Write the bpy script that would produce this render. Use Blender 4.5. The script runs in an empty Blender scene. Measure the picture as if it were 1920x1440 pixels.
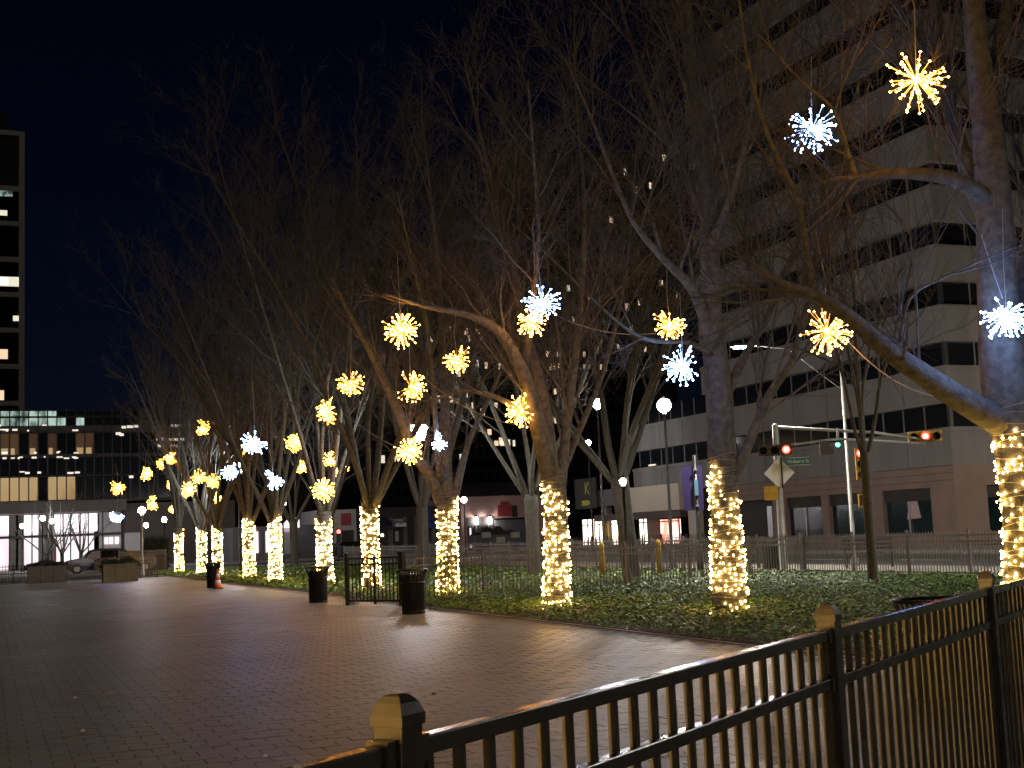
import bpy, math, random
import numpy as np
from mathutils import Vector, Matrix

random.seed(7)
rng = random.Random(11)
scene = bpy.context.scene
COL = scene.collection

# ------------------------------------------------------------------ camera
FPX = 2440.0                      # focal length in pixels of a 1920 px wide picture
YAW, PITCH, ROLL = math.radians(22.0), math.atan(280 / FPX), 0.042
CAM = Vector((0, 0, 1.6))
_fh = Vector((math.sin(YAW), math.cos(YAW), 0))
_r0 = Vector((math.cos(YAW), -math.sin(YAW), 0))
CF = _fh * math.cos(PITCH) + Vector((0, 0, 1)) * math.sin(PITCH)
_u0 = _r0.cross(CF)
CR = _r0 * math.cos(ROLL) - _u0 * math.sin(ROLL)
CU = _r0 * math.sin(ROLL) + _u0 * math.cos(ROLL)
cam_data = bpy.data.cameras.new('camera')
cam = bpy.data.objects.new('camera', cam_data)
COL.objects.link(cam)
cam_data.sensor_width = 36
cam_data.lens = FPX / 1920 * 36
cam_data.clip_start = 0.05
cam_data.clip_end = 3000
cam.matrix_world = Matrix(((CR.x, CU.x, -CF.x, CAM.x), (CR.y, CU.y, -CF.y, CAM.y), (CR.z, CU.z, -CF.z, CAM.z), (0, 0, 0, 1)))
scene.camera = cam

# ------------------------------------------------------------------ sky, soft city glow, exposure
world = bpy.data.worlds.new('World')
scene.world = world
world.use_nodes = True
wn = world.node_tree
bg = wn.nodes['Background']
sky = wn.nodes.new('ShaderNodeTexSky')
sky.sky_type = 'NISHITA'
sky.sun_disc = False
sky.sun_elevation = math.radians(-5.0)
sky.sun_rotation = math.radians(5)
sky.ozone_density = 3.5
wn.links.new(sky.outputs[0], bg.inputs[0])
bg.inputs[1].default_value = 0.10
city_glow_l = bpy.data.lights.new('city_glow', 'SUN')  # broad soft sun lamp added as a fill for the city's ambient glow
city_glow_l.energy = 0.05
city_glow_l.angle = math.radians(60)
city_glow_l.color = (1, 0.95, 0.88)
city_glow = bpy.data.objects.new('city_glow', city_glow_l)
city_glow.rotation_euler = (math.radians(55), 0, math.radians(-35))
COL.objects.link(city_glow)
vs = scene.view_settings
vs.view_transform = 'Standard'
vs.look = 'None'
vs.exposure = 0.28
vs.gamma = 1.0
vs.use_curve_mapping = False
cy = scene.cycles
cy.use_denoising = True
cy.max_bounces = 4
cy.diffuse_bounces = 1
cy.glossy_bounces = 2
cy.transmission_bounces = 3
cy.transparent_max_bounces = 6
cy.caustics_reflective = False
cy.caustics_refractive = False
cy.sample_clamp_indirect = 2.0
cy.sample_clamp_direct = 0.0
cy.use_light_tree = True
cy.use_adaptive_sampling = True
cy.adaptive_threshold = 0.015

# ------------------------------------------------------------------ where a pixel of the photograph lies in the place
def ray(px, py):
    return CF + CR * ((px - 960) / FPX) - CU * ((py - 720) / FPX)
def at(px, py, depth):
    return CAM + ray(px, py) * depth
def on_ground(px, py, z=0.0):
    d = ray(px, py); return CAM + d * ((z - CAM.z) / d.z)
def on_x(px, py, X):
    d = ray(px, py); return CAM + d * (X / d.x)
def on_y(px, py, Y):
    d = ray(px, py); return CAM + d * (Y / d.y)

# ------------------------------------------------------------------ materials
def _nt(name):
    m = bpy.data.materials.new(name); m.use_nodes = True
    return m, m.node_tree, m.node_tree.nodes['Principled BSDF']
def mat(name, c, rough=0.6, metal=0.0, var=0.25, scale=8.0, bump=0.0, bscale=40.0, spec=0.5, c2=None, stretch=None):
    """procedural paint / stone / metal with a little colour and relief variation"""
    m, nt, b = _nt(name)
    N, L = nt.nodes, nt.links
    geo = N.new('ShaderNodeNewGeometry')
    nz = N.new('ShaderNodeTexNoise'); nz.inputs['Scale'].default_value = scale; nz.inputs['Detail'].default_value = 5
    if stretch:
        mp = N.new('ShaderNodeMapping'); mp.inputs['Scale'].default_value = stretch
        L.new(geo.outputs['Position'], mp.inputs['Vector']); L.new(mp.outputs[0], nz.inputs['Vector'])
    else: L.new(geo.outputs['Position'], nz.inputs['Vector'])
    rp = N.new('ShaderNodeValToRGB')
    rp.color_ramp.elements[0].position = 0.3; rp.color_ramp.elements[1].position = 0.72
    a = c2 if c2 else tuple(x * (1 - var) for x in c)
    rp.color_ramp.elements[0].color = (*a, 1)
    rp.color_ramp.elements[1].color = (*(c if c2 else tuple(min(1, x * (1 + var * 0.5)) for x in c)), 1)
    L.new(nz.outputs['Fac'], rp.inputs['Fac']); L.new(rp.outputs['Color'], b.inputs['Base Color'])
    b.inputs['Roughness'].default_value = rough
    b.inputs['Metallic'].default_value = metal
    b.inputs['Specular IOR Level'].default_value = spec
    if bump:
        n2 = N.new('ShaderNodeTexNoise'); n2.inputs['Scale'].default_value = bscale; n2.inputs['Detail'].default_value = 4
        L.new(geo.outputs['Position'], n2.inputs['Vector'])
        bp = N.new('ShaderNodeBump'); bp.inputs['Strength'].default_value = bump; bp.inputs['Distance'].default_value = 0.02
        L.new(n2.outputs['Fac'], bp.inputs['Height']); L.new(bp.outputs['Normal'], b.inputs['Normal'])
    return m
def emit(name, c, s, base=(0.8, 0.8, 0.8)):
    m, nt, b = _nt(name)
    b.inputs['Base Color'].default_value = (*base, 1)
    b.inputs['Emission Color'].default_value = (*c, 1)
    b.inputs['Emission Strength'].default_value = s
    b.inputs['Roughness'].default_value = 0.4
    return m
def emit_var(name, c, c2, s, scale):
    """a lit room behind glass: uneven brightness"""
    m, nt, b = _nt(name)
    N, L = nt.nodes, nt.links
    geo = N.new('ShaderNodeNewGeometry')
    mp = N.new('ShaderNodeMapping'); mp.inputs['Scale'].default_value = (scale, scale, scale * 0.45)
    nz = N.new('ShaderNodeTexNoise'); nz.inputs['Scale'].default_value = 1.0; nz.inputs['Detail'].default_value = 3
    L.new(geo.outputs['Position'], mp.inputs['Vector']); L.new(mp.outputs[0], nz.inputs['Vector'])
    rp = N.new('ShaderNodeValToRGB')
    rp.color_ramp.elements[0].position = 0.38; rp.color_ramp.elements[1].position = 0.62
    rp.color_ramp.elements[0].color = (*c2, 1); rp.color_ramp.elements[1].color = (*c, 1)
    L.new(nz.outputs['Fac'], rp.inputs['Fac']); L.new(rp.outputs['Color'], b.inputs['Emission Color'])
    b.inputs['Emission Strength'].default_value = s
    b.inputs['Base Color'].default_value = (0.05, 0.05, 0.05, 1); b.inputs['Roughness'].default_value = 0.15
    return m

M = {}
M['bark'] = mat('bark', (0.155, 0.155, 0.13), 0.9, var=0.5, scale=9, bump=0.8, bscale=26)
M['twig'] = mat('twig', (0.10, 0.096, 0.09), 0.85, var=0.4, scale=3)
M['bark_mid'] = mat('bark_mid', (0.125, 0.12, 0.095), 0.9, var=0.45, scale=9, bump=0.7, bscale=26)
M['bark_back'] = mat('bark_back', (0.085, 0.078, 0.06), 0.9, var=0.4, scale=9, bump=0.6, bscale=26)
M['fence'] = mat('fence_paint', (0.165, 0.155, 0.14), 0.2, var=0.2, scale=14, bump=0.03, bscale=120)
M['fence_far'] = mat('far_fence_paint', (0.17, 0.16, 0.15), 0.45, var=0.2, scale=10)
M['gate'] = mat('gate_paint', (0.035, 0.03, 0.026), 0.4, var=0.2, scale=10)
M['black'] = mat('black_paint', (0.018, 0.018, 0.019), 0.35, var=0.3, scale=20)
M['steel'] = mat('galvanised_steel', (0.42, 0.42, 0.39), 0.5, 0.3, var=0.2, scale=6)
M['soil'] = mat('soil', (0.035, 0.028, 0.018), 0.95, var=0.5, scale=6, bump=0.5, bscale=30)
M['concrete'] = mat('concrete', (0.30, 0.28, 0.25), 0.85, var=0.25, scale=3, bump=0.2, bscale=60)
M['planter'] = mat('planter_concrete', (0.19, 0.195, 0.155), 0.85, var=0.25, scale=3, bump=0.2, bscale=60)
M['kerb'] = mat('kerb_stone', (0.34, 0.31, 0.27), 0.8, var=0.25, scale=4, bump=0.2, bscale=50)
M['asphalt'] = mat('asphalt', (0.055, 0.055, 0.056), 0.75, var=0.3, scale=2, bump=0.3, bscale=80)
M['spandrel'] = mat('spandrel_concrete', (0.25, 0.235, 0.222), 0.85, var=0.22, scale=0.9, bump=0.15, bscale=20, stretch=(1, 1, 0.12))
M['stone'] = mat('pink_stone', (0.30, 0.215, 0.175), 0.8, var=0.15, scale=0.8, bump=0.2, bscale=14)
M['dark_glass'] = mat('dark_glass', (0.012, 0.014, 0.018), 0.08, var=0.3, scale=0.4, spec=0.7)
M['glass_green'] = mat('green_dark_glass', (0.012, 0.03, 0.032), 0.1, var=0.3, scale=0.6, spec=0.7)
M['alu'] = mat('aluminium', (0.4, 0.4, 0.4), 0.35, 0.8, var=0.1, scale=5)
M['dark_metal'] = mat('dark_metal', (0.04, 0.04, 0.042), 0.5, 0.3, var=0.2, scale=6)
M['cream'] = mat('cream_fascia', (0.66, 0.58, 0.45), 0.7, var=0.06, scale=0.7)
M['pink'] = mat('pink_render', (0.68, 0.43, 0.39), 0.85, var=0.12, scale=0.7)
M['grey_wall'] = mat('grey_render', (0.16, 0.15, 0.16), 0.85, var=0.15, scale=0.7)
M['roof'] = mat('ribbed_roof', (0.15, 0.13, 0.13), 0.4, 0.4, var=0.2, scale=1)
M['dark_wall'] = mat('dark_wall', (0.045, 0.038, 0.035), 0.7, var=0.3, scale=0.4)
M['brown_wall'] = mat('brown_soffit', (0.10, 0.075, 0.06), 0.7, var=0.2, scale=0.4)
M['white_wall'] = mat('white_wall', (0.62, 0.58, 0.56), 0.8, var=0.1, scale=0.6)
M['tower_frame'] = mat('tower_frame', (0.85, 0.8, 0.76), 0.8, var=0.15, scale=0.2)
M['navy'] = mat('navy_banner', (0.045, 0.03, 0.16), 0.7, var=0.15, scale=5)
M['sky_blue'] = mat('pale_blue_print', (0.16, 0.42, 0.55), 0.6, var=0.1, scale=8)
M['green_sign'] = mat('green_sign', (0.01, 0.16, 0.11), 0.5, var=0.1, scale=8)
M['white_paint'] = mat('white_paint', (0.75, 0.75, 0.72), 0.5, var=0.1, scale=8)
M['sign_back'] = mat('sign_back', (0.82, 0.85, 0.80), 0.4, 0.0, var=0.08, scale=4)
M['yellow'] = mat('yellow_paint', (0.58, 0.36, 0.03), 0.5, var=0.2, scale=8)
M['orange'] = mat('orange_plastic', (0.75, 0.12, 0.02), 0.5, var=0.1, scale=10)
M['awning_blue'] = mat('blue_awning', (0.07, 0.09, 0.32), 0.8, var=0.15, scale=3)
M['awning_dark'] = mat('dark_awning', (0.03, 0.04, 0.07), 0.8, var=0.2, scale=3)
M['awning_white'] = mat('white_awning', (0.8, 0.78, 0.8), 0.8, var=0.05, scale=3)
M['red'] = mat('red_paint', (0.42, 0.06, 0.06), 0.6, var=0.15, scale=4)
M['car_grey'] = mat('grey_car_paint', (0.07, 0.09, 0.12), 0.22, 0.2, var=0.05, scale=3)
M['car_black'] = mat('black_car_paint', (0.012, 0.012, 0.014), 0.2, 0.2, var=0.1, scale=3)
M['rubber'] = mat('rubber', (0.015, 0.015, 0.015), 0.8, var=0.1)
M['wood'] = mat('weathered_wood', (0.17, 0.13, 0.09), 0.8, var=0.3, scale=7, bump=0.3, bscale=30)
M['cable'] = mat('light_cable', (0.42, 0.40, 0.36), 0.6, var=0.1)
M['wire'] = emit('lit_copper_wire', (1.0, 0.33, 0.04), 1.8)
M['wire_cool'] = emit('lit_silver_wire', (0.2, 0.36, 1.0), 1.8)
M['bulb_warm'] = emit('warm_bulb', (1.0, 0.37, 0.04), 52.0)
M['lamp_far'] = emit('far_lamp_glass', (0.97, 0.97, 1.0), 210.0)
M['bulb_cool'] = emit('cool_bulb', (0.24, 0.42, 1.0), 80.0)
M['bulb_wrap'] = emit('wrap_bulb', (1.0, 0.54, 0.13), 60.0)
M['lamp_lantern'] = emit('lantern_glass', (0.97, 0.98, 1.0), 170.0)
M['lamp_wall'] = emit('wall_lamp_glass', (1.0, 0.95, 0.92), 45.0)
M['lamp_warm'] = emit('warm_lamp_glass', (1.0, 0.88, 0.74), 460.0)
M['lamp_cobra'] = emit('cobra_lens', (1.0, 0.93, 0.82), 2400.0)
M['lamp_white'] = emit('white_lamp_glass', (0.96, 0.97, 1.0), 400.0)
M['lamp_sodium'] = emit('sodium_lamp_glass', (1.0, 0.56, 0.15), 1050.0)
M['red_lens'] = emit('red_lens', (1.0, 0.03, 0.02), 16.0)
M['red_core'] = emit('red_lamp_core', (1.0, 0.5, 0.35), 14.0)
M['hand_lens'] = emit('orange_hand', (1.0, 0.16, 0.02), 12.0)
M['green_lens'] = emit('green_lens', (0.1, 1.0, 0.55), 4.0)
M['shop_white'] = emit_var('lit_shop', (1.0, 0.95, 0.86), (1.0, 0.80, 0.52), 3.2, 0.9)
M['shop_red'] = emit_var('lit_shop_red', (1.0, 0.9, 0.85), (0.9, 0.25, 0.16), 2.0, 1.4)
M['lobby'] = emit_var('lit_lobby', (1.0, 0.86, 0.90), (0.75, 0.60, 0.66), 1.15, 0.25)
M['lobby_hot'] = emit_var('lit_lobby_ceiling', (1.0, 0.95, 0.98), (0.9, 0.75, 0.82), 1.6, 0.3)
M['office_yellow'] = emit_var('yellow_lit_office', (1.0, 0.70, 0.34), (0.85, 0.52, 0.22), 0.36, 0.22)
M['office_brown'] = emit_var('brown_lit_office', (1.0, 0.5, 0.2), (0.6, 0.25, 0.10), 0.055, 0.3)
M['office_green'] = emit_var('green_lit_office', (0.75, 1.0, 0.88), (0.05, 0.08, 0.07), 0.5, 1.6)
M['ceiling_light'] = emit('ceiling_light', (1.0, 0.85, 0.68), 0.7)
M['win_lit'] = emit('far_lit_window', (1.0, 0.72, 0.46), .8)
M['win_lit2'] = emit('far_lit_window_white', (1.0, 0.93, 0.72), .7)
M['ivy'] = mat('ivy_leaf', (0.19, 0.35, 0.06), 0.5, var=0.6, scale=2.2, c2=(0.09, 0.19, 0.035))
M['ivy_light'] = mat('ivy_leaf_light', (0.28, 0.38, 0.10), 0.4, var=0.4, scale=4)
M['hedge'] = mat('hedge_leaf', (0.03, 0.055, 0.018), 0.5, var=0.5, scale=5)
M['dry_leaf'] = mat('dry_leaf', (0.22, 0.12, 0.05), 0.7, var=0.4, scale=20)
M['litter'] = mat('paper_litter', (0.7, 0.68, 0.64), 0.7, var=0.1)

def paver_material(name, brick):
    m, nt, b = _nt(name)
    N, L = nt.nodes, nt.links
    geo = N.new('ShaderNodeNewGeometry')
    n1 = N.new('ShaderNodeTexNoise'); n1.inputs['Scale'].default_value = 3.1; n1.inputs['Detail'].default_value = 3
    n2 = N.new('ShaderNodeTexNoise'); n2.inputs['Scale'].default_value = 0.35; n2.inputs['Detail'].default_value = 4
    n3 = N.new('ShaderNodeTexNoise'); n3.inputs['Scale'].default_value = 45; n3.inputs['Detail'].default_value = 3
    for n in (n1, n2, n3): L.new(geo.outputs['Position'], n.inputs['Vector'])
    mx = N.new('ShaderNodeMath'); mx.operation = 'ADD'
    L.new(n1.outputs['Fac'], mx.inputs[0]); L.new(n2.outputs['Fac'], mx.inputs[1])
    m2 = N.new('ShaderNodeMath'); m2.operation = 'MULTIPLY_ADD'; m2.inputs[1].default_value = 0.4
    L.new(mx.outputs[0], m2.inputs[0])
    m3 = N.new('ShaderNodeMath'); m3.operation = 'MULTIPLY'; m3.inputs[1].default_value = 0.2
    L.new(n3.outputs['Fac'], m3.inputs[0]); L.new(m3.outputs[0], m2.inputs[2])
    rp = N.new('ShaderNodeValToRGB')
    e = rp.color_ramp.elements
    e[0].position = 0.34; e[0].color = (0.163, 0.178, 0.158, 1)
    e[1].position = 0.66; e[1].color = (0.31, 0.328, 0.292, 1)
    x = e.new(0.5); x.color = (0.236, 0.25, 0.222, 1)
    L.new(m2.outputs[0], rp.inputs['Fac'])
    col = rp.outputs['Color']
    hgt = None
    if brick:
        mp = N.new('ShaderNodeMapping')
        L.new(geo.outputs['Position'], mp.inputs['Vector'])
        bk = N.new('ShaderNodeTexBrick')
        bk.inputs['Scale'].default_value = 1.0
        bk.inputs['Brick Width'].default_value = 0.30; bk.inputs['Row Height'].default_value = 0.20
        bk.inputs['Mortar Size'].default_value = 0.006; bk.inputs['Mortar Smooth'].default_value = 0.3
        bk.offset = 0.5
        L.new(mp.outputs[0], bk.inputs['Vector'])
        bk.inputs['Color1'].default_value = (0.9, 0.9, 0.9, 1); bk.inputs['Color2'].default_value = (1.1, 1.05, 1.0, 1)
        bk.inputs['Mortar'].default_value = (0.45, 0.42, 0.4, 1)
        mm = N.new('ShaderNodeMix'); mm.data_type = 'RGBA'; mm.blend_type = 'MULTIPLY'; mm.inputs[0].default_value = 1.0
        L.new(col, mm.inputs[6]); L.new(bk.outputs['Color'], mm.inputs[7])
        col = mm.outputs[2]; hgt = bk.outputs['Fac']
    L.new(col, b.inputs['Base Color'])
    b.inputs['Roughness'].default_value = 0.55
    bp = N.new('ShaderNodeBump'); bp.inputs['Strength'].default_value = 0.35; bp.inputs['Distance'].default_value = 0.006
    L.new(n3.outputs['Fac'], bp.inputs['Height'])
    L.new(bp.outputs['Normal'], b.inputs['Normal'])
    # uneven, slightly worn sheen
    mr = N.new('ShaderNodeMapRange'); mr.inputs[3].default_value = 0.36; mr.inputs[4].default_value = 0.66
    L.new(n1.outputs['Fac'], mr.inputs[0]); L.new(mr.outputs[0], b.inputs['Roughness'])
    return m
M['paver'] = paver_material('paver', False)
M['paving'] = paver_material('paving_far', True)
M['joint'] = mat('joint_sand', (0.21, 0.205, 0.18), 0.95, var=0.3, scale=10)

# ------------------------------------------------------------------ mesh helpers
class MB:
    def __init__(s): s.v = []; s.f = []
    def add(s, vs_, fs_):
        o = len(s.v); s.v.extend([tuple(p) for p in vs_]); s.f.extend([tuple(i + o for i in f) for f in fs_])
    def box(s, c, d, rz=0.0, top=None):
        cx, cy_, cz = c; hx, hy, hz = d[0] / 2, d[1] / 2, d[2] / 2
        t = top if top is not None else 1.0
        ca, sa = math.cos(rz), math.sin(rz); vs_ = []
        for z, k in ((-hz, 1.0), (hz, t)):
            for x, y in ((-hx, -hy), (hx, -hy), (hx, hy), (-hx, hy)):
                x, y = x * k, y * k
                vs_.append((cx + x * ca - y * sa, cy_ + x * sa + y * ca, cz + z))
        s.add(vs_, [(3, 2, 1, 0), (4, 5, 6, 7), (0, 1, 5, 4), (1, 2, 6, 5), (2, 3, 7, 6), (3, 0, 4, 7)])
    def b2(s, lo, hi):
        s.box([(a + b) / 2 for a, b in zip(lo, hi)], [abs(b - a) for a, b in zip(lo, hi)])
    def tube(s, pts, rad, n=6, caps=True):
        pts = [Vector(p) for p in pts]
        if not hasattr(rad, '__len__'): rad = [rad] * len(pts)
        o = len(s.v); k = len(pts)
        t0 = (pts[1] - pts[0]).normalized()
        ref = Vector((0, 0, 1)) if abs(t0.z) < 0.9 else Vector((1, 0, 0))
        nx = t0.cross(ref).normalized()
        for i in range(k):
            t = (pts[min(i + 1, k - 1)] - pts[max(i - 1, 0)])
            if t.length < 1e-9: t = t0
            t = t.normalized()
            nx = (nx - t * nx.dot(t))
            if nx.length < 1e-6: nx = t.cross(Vector((0.3, 0.5, 0.8)))
            nx.normalize(); ny = t.cross(nx)
            for j in range(n):
                a = 2 * math.pi * j / n
                q = pts[i] + nx * (math.cos(a) * rad[i]) + ny * (math.sin(a) * rad[i])
                s.v.append((q.x, q.y, q.z))
        for i in range(k - 1):
            for j in range(n):
                a = o + i * n + j; b = o + i * n + (j + 1) % n
                s.f.append((a, b, b + n, a + n))
        if caps:
            s.f.append(tuple(o + j for j in reversed(range(n)))); s.f.append(tuple(o + (k - 1) * n + j for j in range(n)))
    def lathe(s, c, prof, n=16):
        o = len(s.v)
        for r, z in prof:
            for j in range(n):
                a = 2 * math.pi * j / n
                s.v.append((c[0] + r * math.cos(a), c[1] + r * math.sin(a), c[2] + z))
        for i in range(len(prof) - 1):
            for j in range(n):
                a = o + i * n + j; b = o + i * n + (j + 1) % n
                s.f.append((a, b, b + n, a + n))
        s.f.append(tuple(o + j for j in reversed(range(n)))); s.f.append(tuple(o + (len(prof) - 1) * n + j for j in range(n)))
    def ball(s, c, r, nu=8, nv=5):
        prof = [(max(1e-4, r * math.sin(math.pi * i / nv)), -r * math.cos(math.pi * i / nv)) for i in range(nv + 1)]
        s.lathe(c, prof, nu)
    def octa(s, c, r):
        x, y, z = c
        s.add([(x + r, y, z), (x - r, y, z), (x, y + r, z), (x, y - r, z), (x, y, z + r), (x, y, z - r)],
              [(0, 2, 4), (2, 1, 4), (1, 3, 4), (3, 0, 4), (2, 0, 5), (1, 2, 5), (3, 1, 5), (0, 3, 5)])
    def tetra(s, c, r):
        x, y, z = c; k = r * .8
        s.add([(x + k, y + k, z + k), (x - k, y - k, z + k), (x - k, y + k, z - k), (x + k, y - k, z - k)], [(0, 2, 1), (0, 3, 2), (0, 1, 3), (1, 2, 3)])
    def prism(s, prof, axis_from, axis_to):
        """profile points (a list of 3-D points at one end) swept by a vector"""
        d = Vector(axis_to) - Vector(axis_from); n = len(prof); o = len(s.v)
        for p in prof: s.v.append(tuple(p))
        for p in prof: s.v.append(tuple(Vector(p) + d))
        s.f.append(tuple(o + j for j in reversed(range(n)))); s.f.append(tuple(o + n + j for j in range(n)))
        for j in range(n):
            a, b = o + j, o + (j + 1) % n
            s.f.append((a, b, b + n, a + n))
    def mesh(s, name, m, off=(0, 0, 0), smooth=False):
        me = bpy.data.meshes.new(name)
        if any(off): vs_ = [(a - off[0], b - off[1], c - off[2]) for a, b, c in s.v]
        else: vs_ = s.v
        me.from_pydata(vs_, [], s.f)
        if m: me.materials.append(m)
        if smooth: me.polygons.foreach_set('use_smooth', [True] * len(me.polygons))
        me.update(); return me
    def build(s, name, m, parent=None, smooth=False):
        """mesh given in world coordinates, linked as one object"""
        off = rootloc(parent) if parent else (0, 0, 0)
        me = s.mesh(name, m, off, smooth)
        o = bpy.data.objects.new(name, me); COL.objects.link(o)
        if parent: o.parent = parent
        return o

def rootloc(o):
    while o.parent: o = o.parent
    return tuple(o.location)
def tag(o, label=None, cat=None, group=None, kind=None):
    if label: o['label'] = label
    if cat: o['category'] = cat
    if group: o['group'] = group
    if kind: o['kind'] = kind
    return o
def thing(name, label, cat, loc=(0, 0, 0), group=None):
    o = bpy.data.objects.new(name, None); COL.objects.link(o)
    o.location = loc; o.empty_display_size = 0.2
    return tag(o, label, cat, group)
def inst(name, me, parent, loc, rot=(0, 0, 0), scale=None):
    """one more object that shares mesh data; loc in world coordinates"""
    o = bpy.data.objects.new(name, me); COL.objects.link(o)
    if parent:
        r = rootloc(parent); o.parent = parent; o.location = (loc[0] - r[0], loc[1] - r[1], loc[2] - r[2])
    else: o.location = loc
    o.rotation_euler = rot
    if scale: o.scale = scale
    return o
def part_box(name, m, parent, lo, hi):
    b = MB(); b.b2(lo, hi); return b.build(name, m, parent)
def boxmesh(name, m, d, c=(0, 0, 0)):
    b = MB(); b.box(c, d); return b.mesh(name, m)

# ================================================================== THE SETTING
EDGE = 9.35            # plaza ends, ivy bed begins
b = MB(); b.b2((-700, -300, -0.3), (700, 900, -0.02)); g = b.build('ground', M['asphalt']); tag(g, 'dark ground under the whole square', 'ground', kind='structure')
# plaza paving: far part is one sheet, the near part is laid paver by paver
b = MB(); b.b2((-60, -30, -0.02), (EDGE - 0.12, 76, 0.0)); plaza = b.build('plaza_paving', M['paving'])
tag(plaza, 'brownish paved open plaza in front of the lit trees', 'pavement', kind='structure')
PW, PD = 0.30, 0.20
pav = []
for j in range(int(3 / PD), int(72 / PD)):
    y0 = j * PD
    off = PW / 2 if j % 2 else 0.0
    for i in range(int(-22 / PW), int(9.2 / PW)):
        x0 = i * PW + off
        if x0 + PW > EDGE - 0.14: continue
        q = Vector((x0 + PW / 2, y0 + PD / 2, 0)) - CAM
        z = q.dot(CF)
        if z < 5.5 or z > 72: continue
        u = q.dot(CR) / z * FPX + 960; w = 720 - q.dot(CU) / z * FPX
        seen = -5 < u < 1925 and w < 1440
        if -1100 < u < 2300 and w < 1800: pav.append((0 if seen else 1, z, x0, y0))
pav.sort()
pav = [q_[1:] for q_ in pav]
joint = MB(); joint.b2((-22.2, 3, 0.0), (EDGE - 0.13, 72.1, 0.004))
joint.build('joint_sand', M['joint'], plaza)
def paver_verts(bm, x0, y0, lx, ly, r):
    g_ = 0.0018; t = 0.0032
    zt = 0.012 + r.uniform(-0.0012, 0.0012)
    tx, ty = r.gauss(0, 0.004), r.gauss(0, 0.005)
    def zz(x, y): return zt + (x - x0 - lx / 2) * tx + (y - y0 - ly / 2) * ty
    a, c, d, e = x0 + g_, x0 + lx - g_, y0 + g_, y0 + ly - g_
    v = [(a, d, 0.002), (c, d, 0.002), (c, e, 0.002), (a, e, 0.002)]
    for x, y in ((a + t, d + t), (c - t, d + t), (c - t, e - t), (a + t, e - t)): v.append((x, y, zz(x, y)))
    bm.add(v, [(4, 5, 6, 7), (0, 1, 5, 4), (1, 2, 6, 5), (2, 3, 7, 6), (3, 0, 4, 7)])
pr = random.Random(5)
shared = []
for k in range(24):
    bm = MB(); paver_verts(bm, -PW / 2, -PD / 2, PW, PD, pr); shared.append(bm.mesh('paver', M['paver']))
for n, (z, x0, y0) in enumerate(pav[:300]):
    inst('paver', shared[n % 24], plaza, (x0 + PW / 2, y0 + PD / 2, 0))
rest = MB()
for z, x0, y0 in pav[300:]: paver_verts(rest, x0, y0, PW, PD, pr)
o = rest.build('paver_field', M['paver'], plaza); o['kind'] = 'stuff'

# street side
BACKF = 22.6
b = MB(); b.b2((EDGE + 0.02, -30, -0.018), (BACKF + 0.1, 92, 0.02)); bed = b.build('planting_bed', M['soil']); tag(bed, 'soil of the long ivy bed under the trees', 'soil', kind='structure')
b = MB(); b.b2((EDGE - 0.12, -30, -0.015), (EDGE + 0.02, 92, 0.014)); o = b.build('bed_kerb', M['kerb']); tag(o, 'low stone kerb along the ivy bed', 'kerb', kind='structure')
b = MB(); b.b2((BACKF + 0.1, -30, -0.018), (26.6, 88, 0.10)); o = b.build('pavement_near_street', M['concrete']); tag(o, 'grey sidewalk behind the long rear fence', 'pavement', kind='structure')
b = MB(); b.b2((26.6, -60, -0.018), (37.8, 300, -0.006)); o = b.build('road', M['asphalt']); tag(o, 'asphalt street in front of the office building', 'road', kind='structure')
b = MB(); b.b2((37.8, -60, -0.018), (43.8, 88, 0.12)); o = b.build('pavement_far_street', M['concrete']); tag(o, 'sidewalk along the office building', 'pavement', kind='structure')
b = MB(); b.b2((-120, 92.0, -0.018), (26.4, 94.5, 0.1)); o = b.build('pavement_cross_street', M['concrete']); tag(o, 'sidewalk beyond the end of the plaza', 'pavement', kind='structure')
b = MB(); b.b2((-120, 113, -0.018), (120, 140, 0.1)); o = b.build('pavement_far_block', M['concrete']); tag(o, 'sidewalk in front of the far lit block', 'pavement', kind='structure')
# painted lines on the street
b = MB()
for k in range(14): b.b2((32.0, 20 + k * 6, -0.006), (32.14, 23 + k * 6, -0.002))
b.b2((27.4, 30, -0.006), (27.5, 86, -0.002)); b.b2((36.9, 30, -0.006), (37.0, 86, -0.002))
for k in range(9): b.b2((27.5 + k * 1.15, 87.2, -0.006), (28.1 + k * 1.15, 90.2, -0.002))
o = b.build('road_markings', M['white_paint']); tag(o, 'white painted lines and crossing bars on the street', 'road marking', kind='structure')

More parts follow.
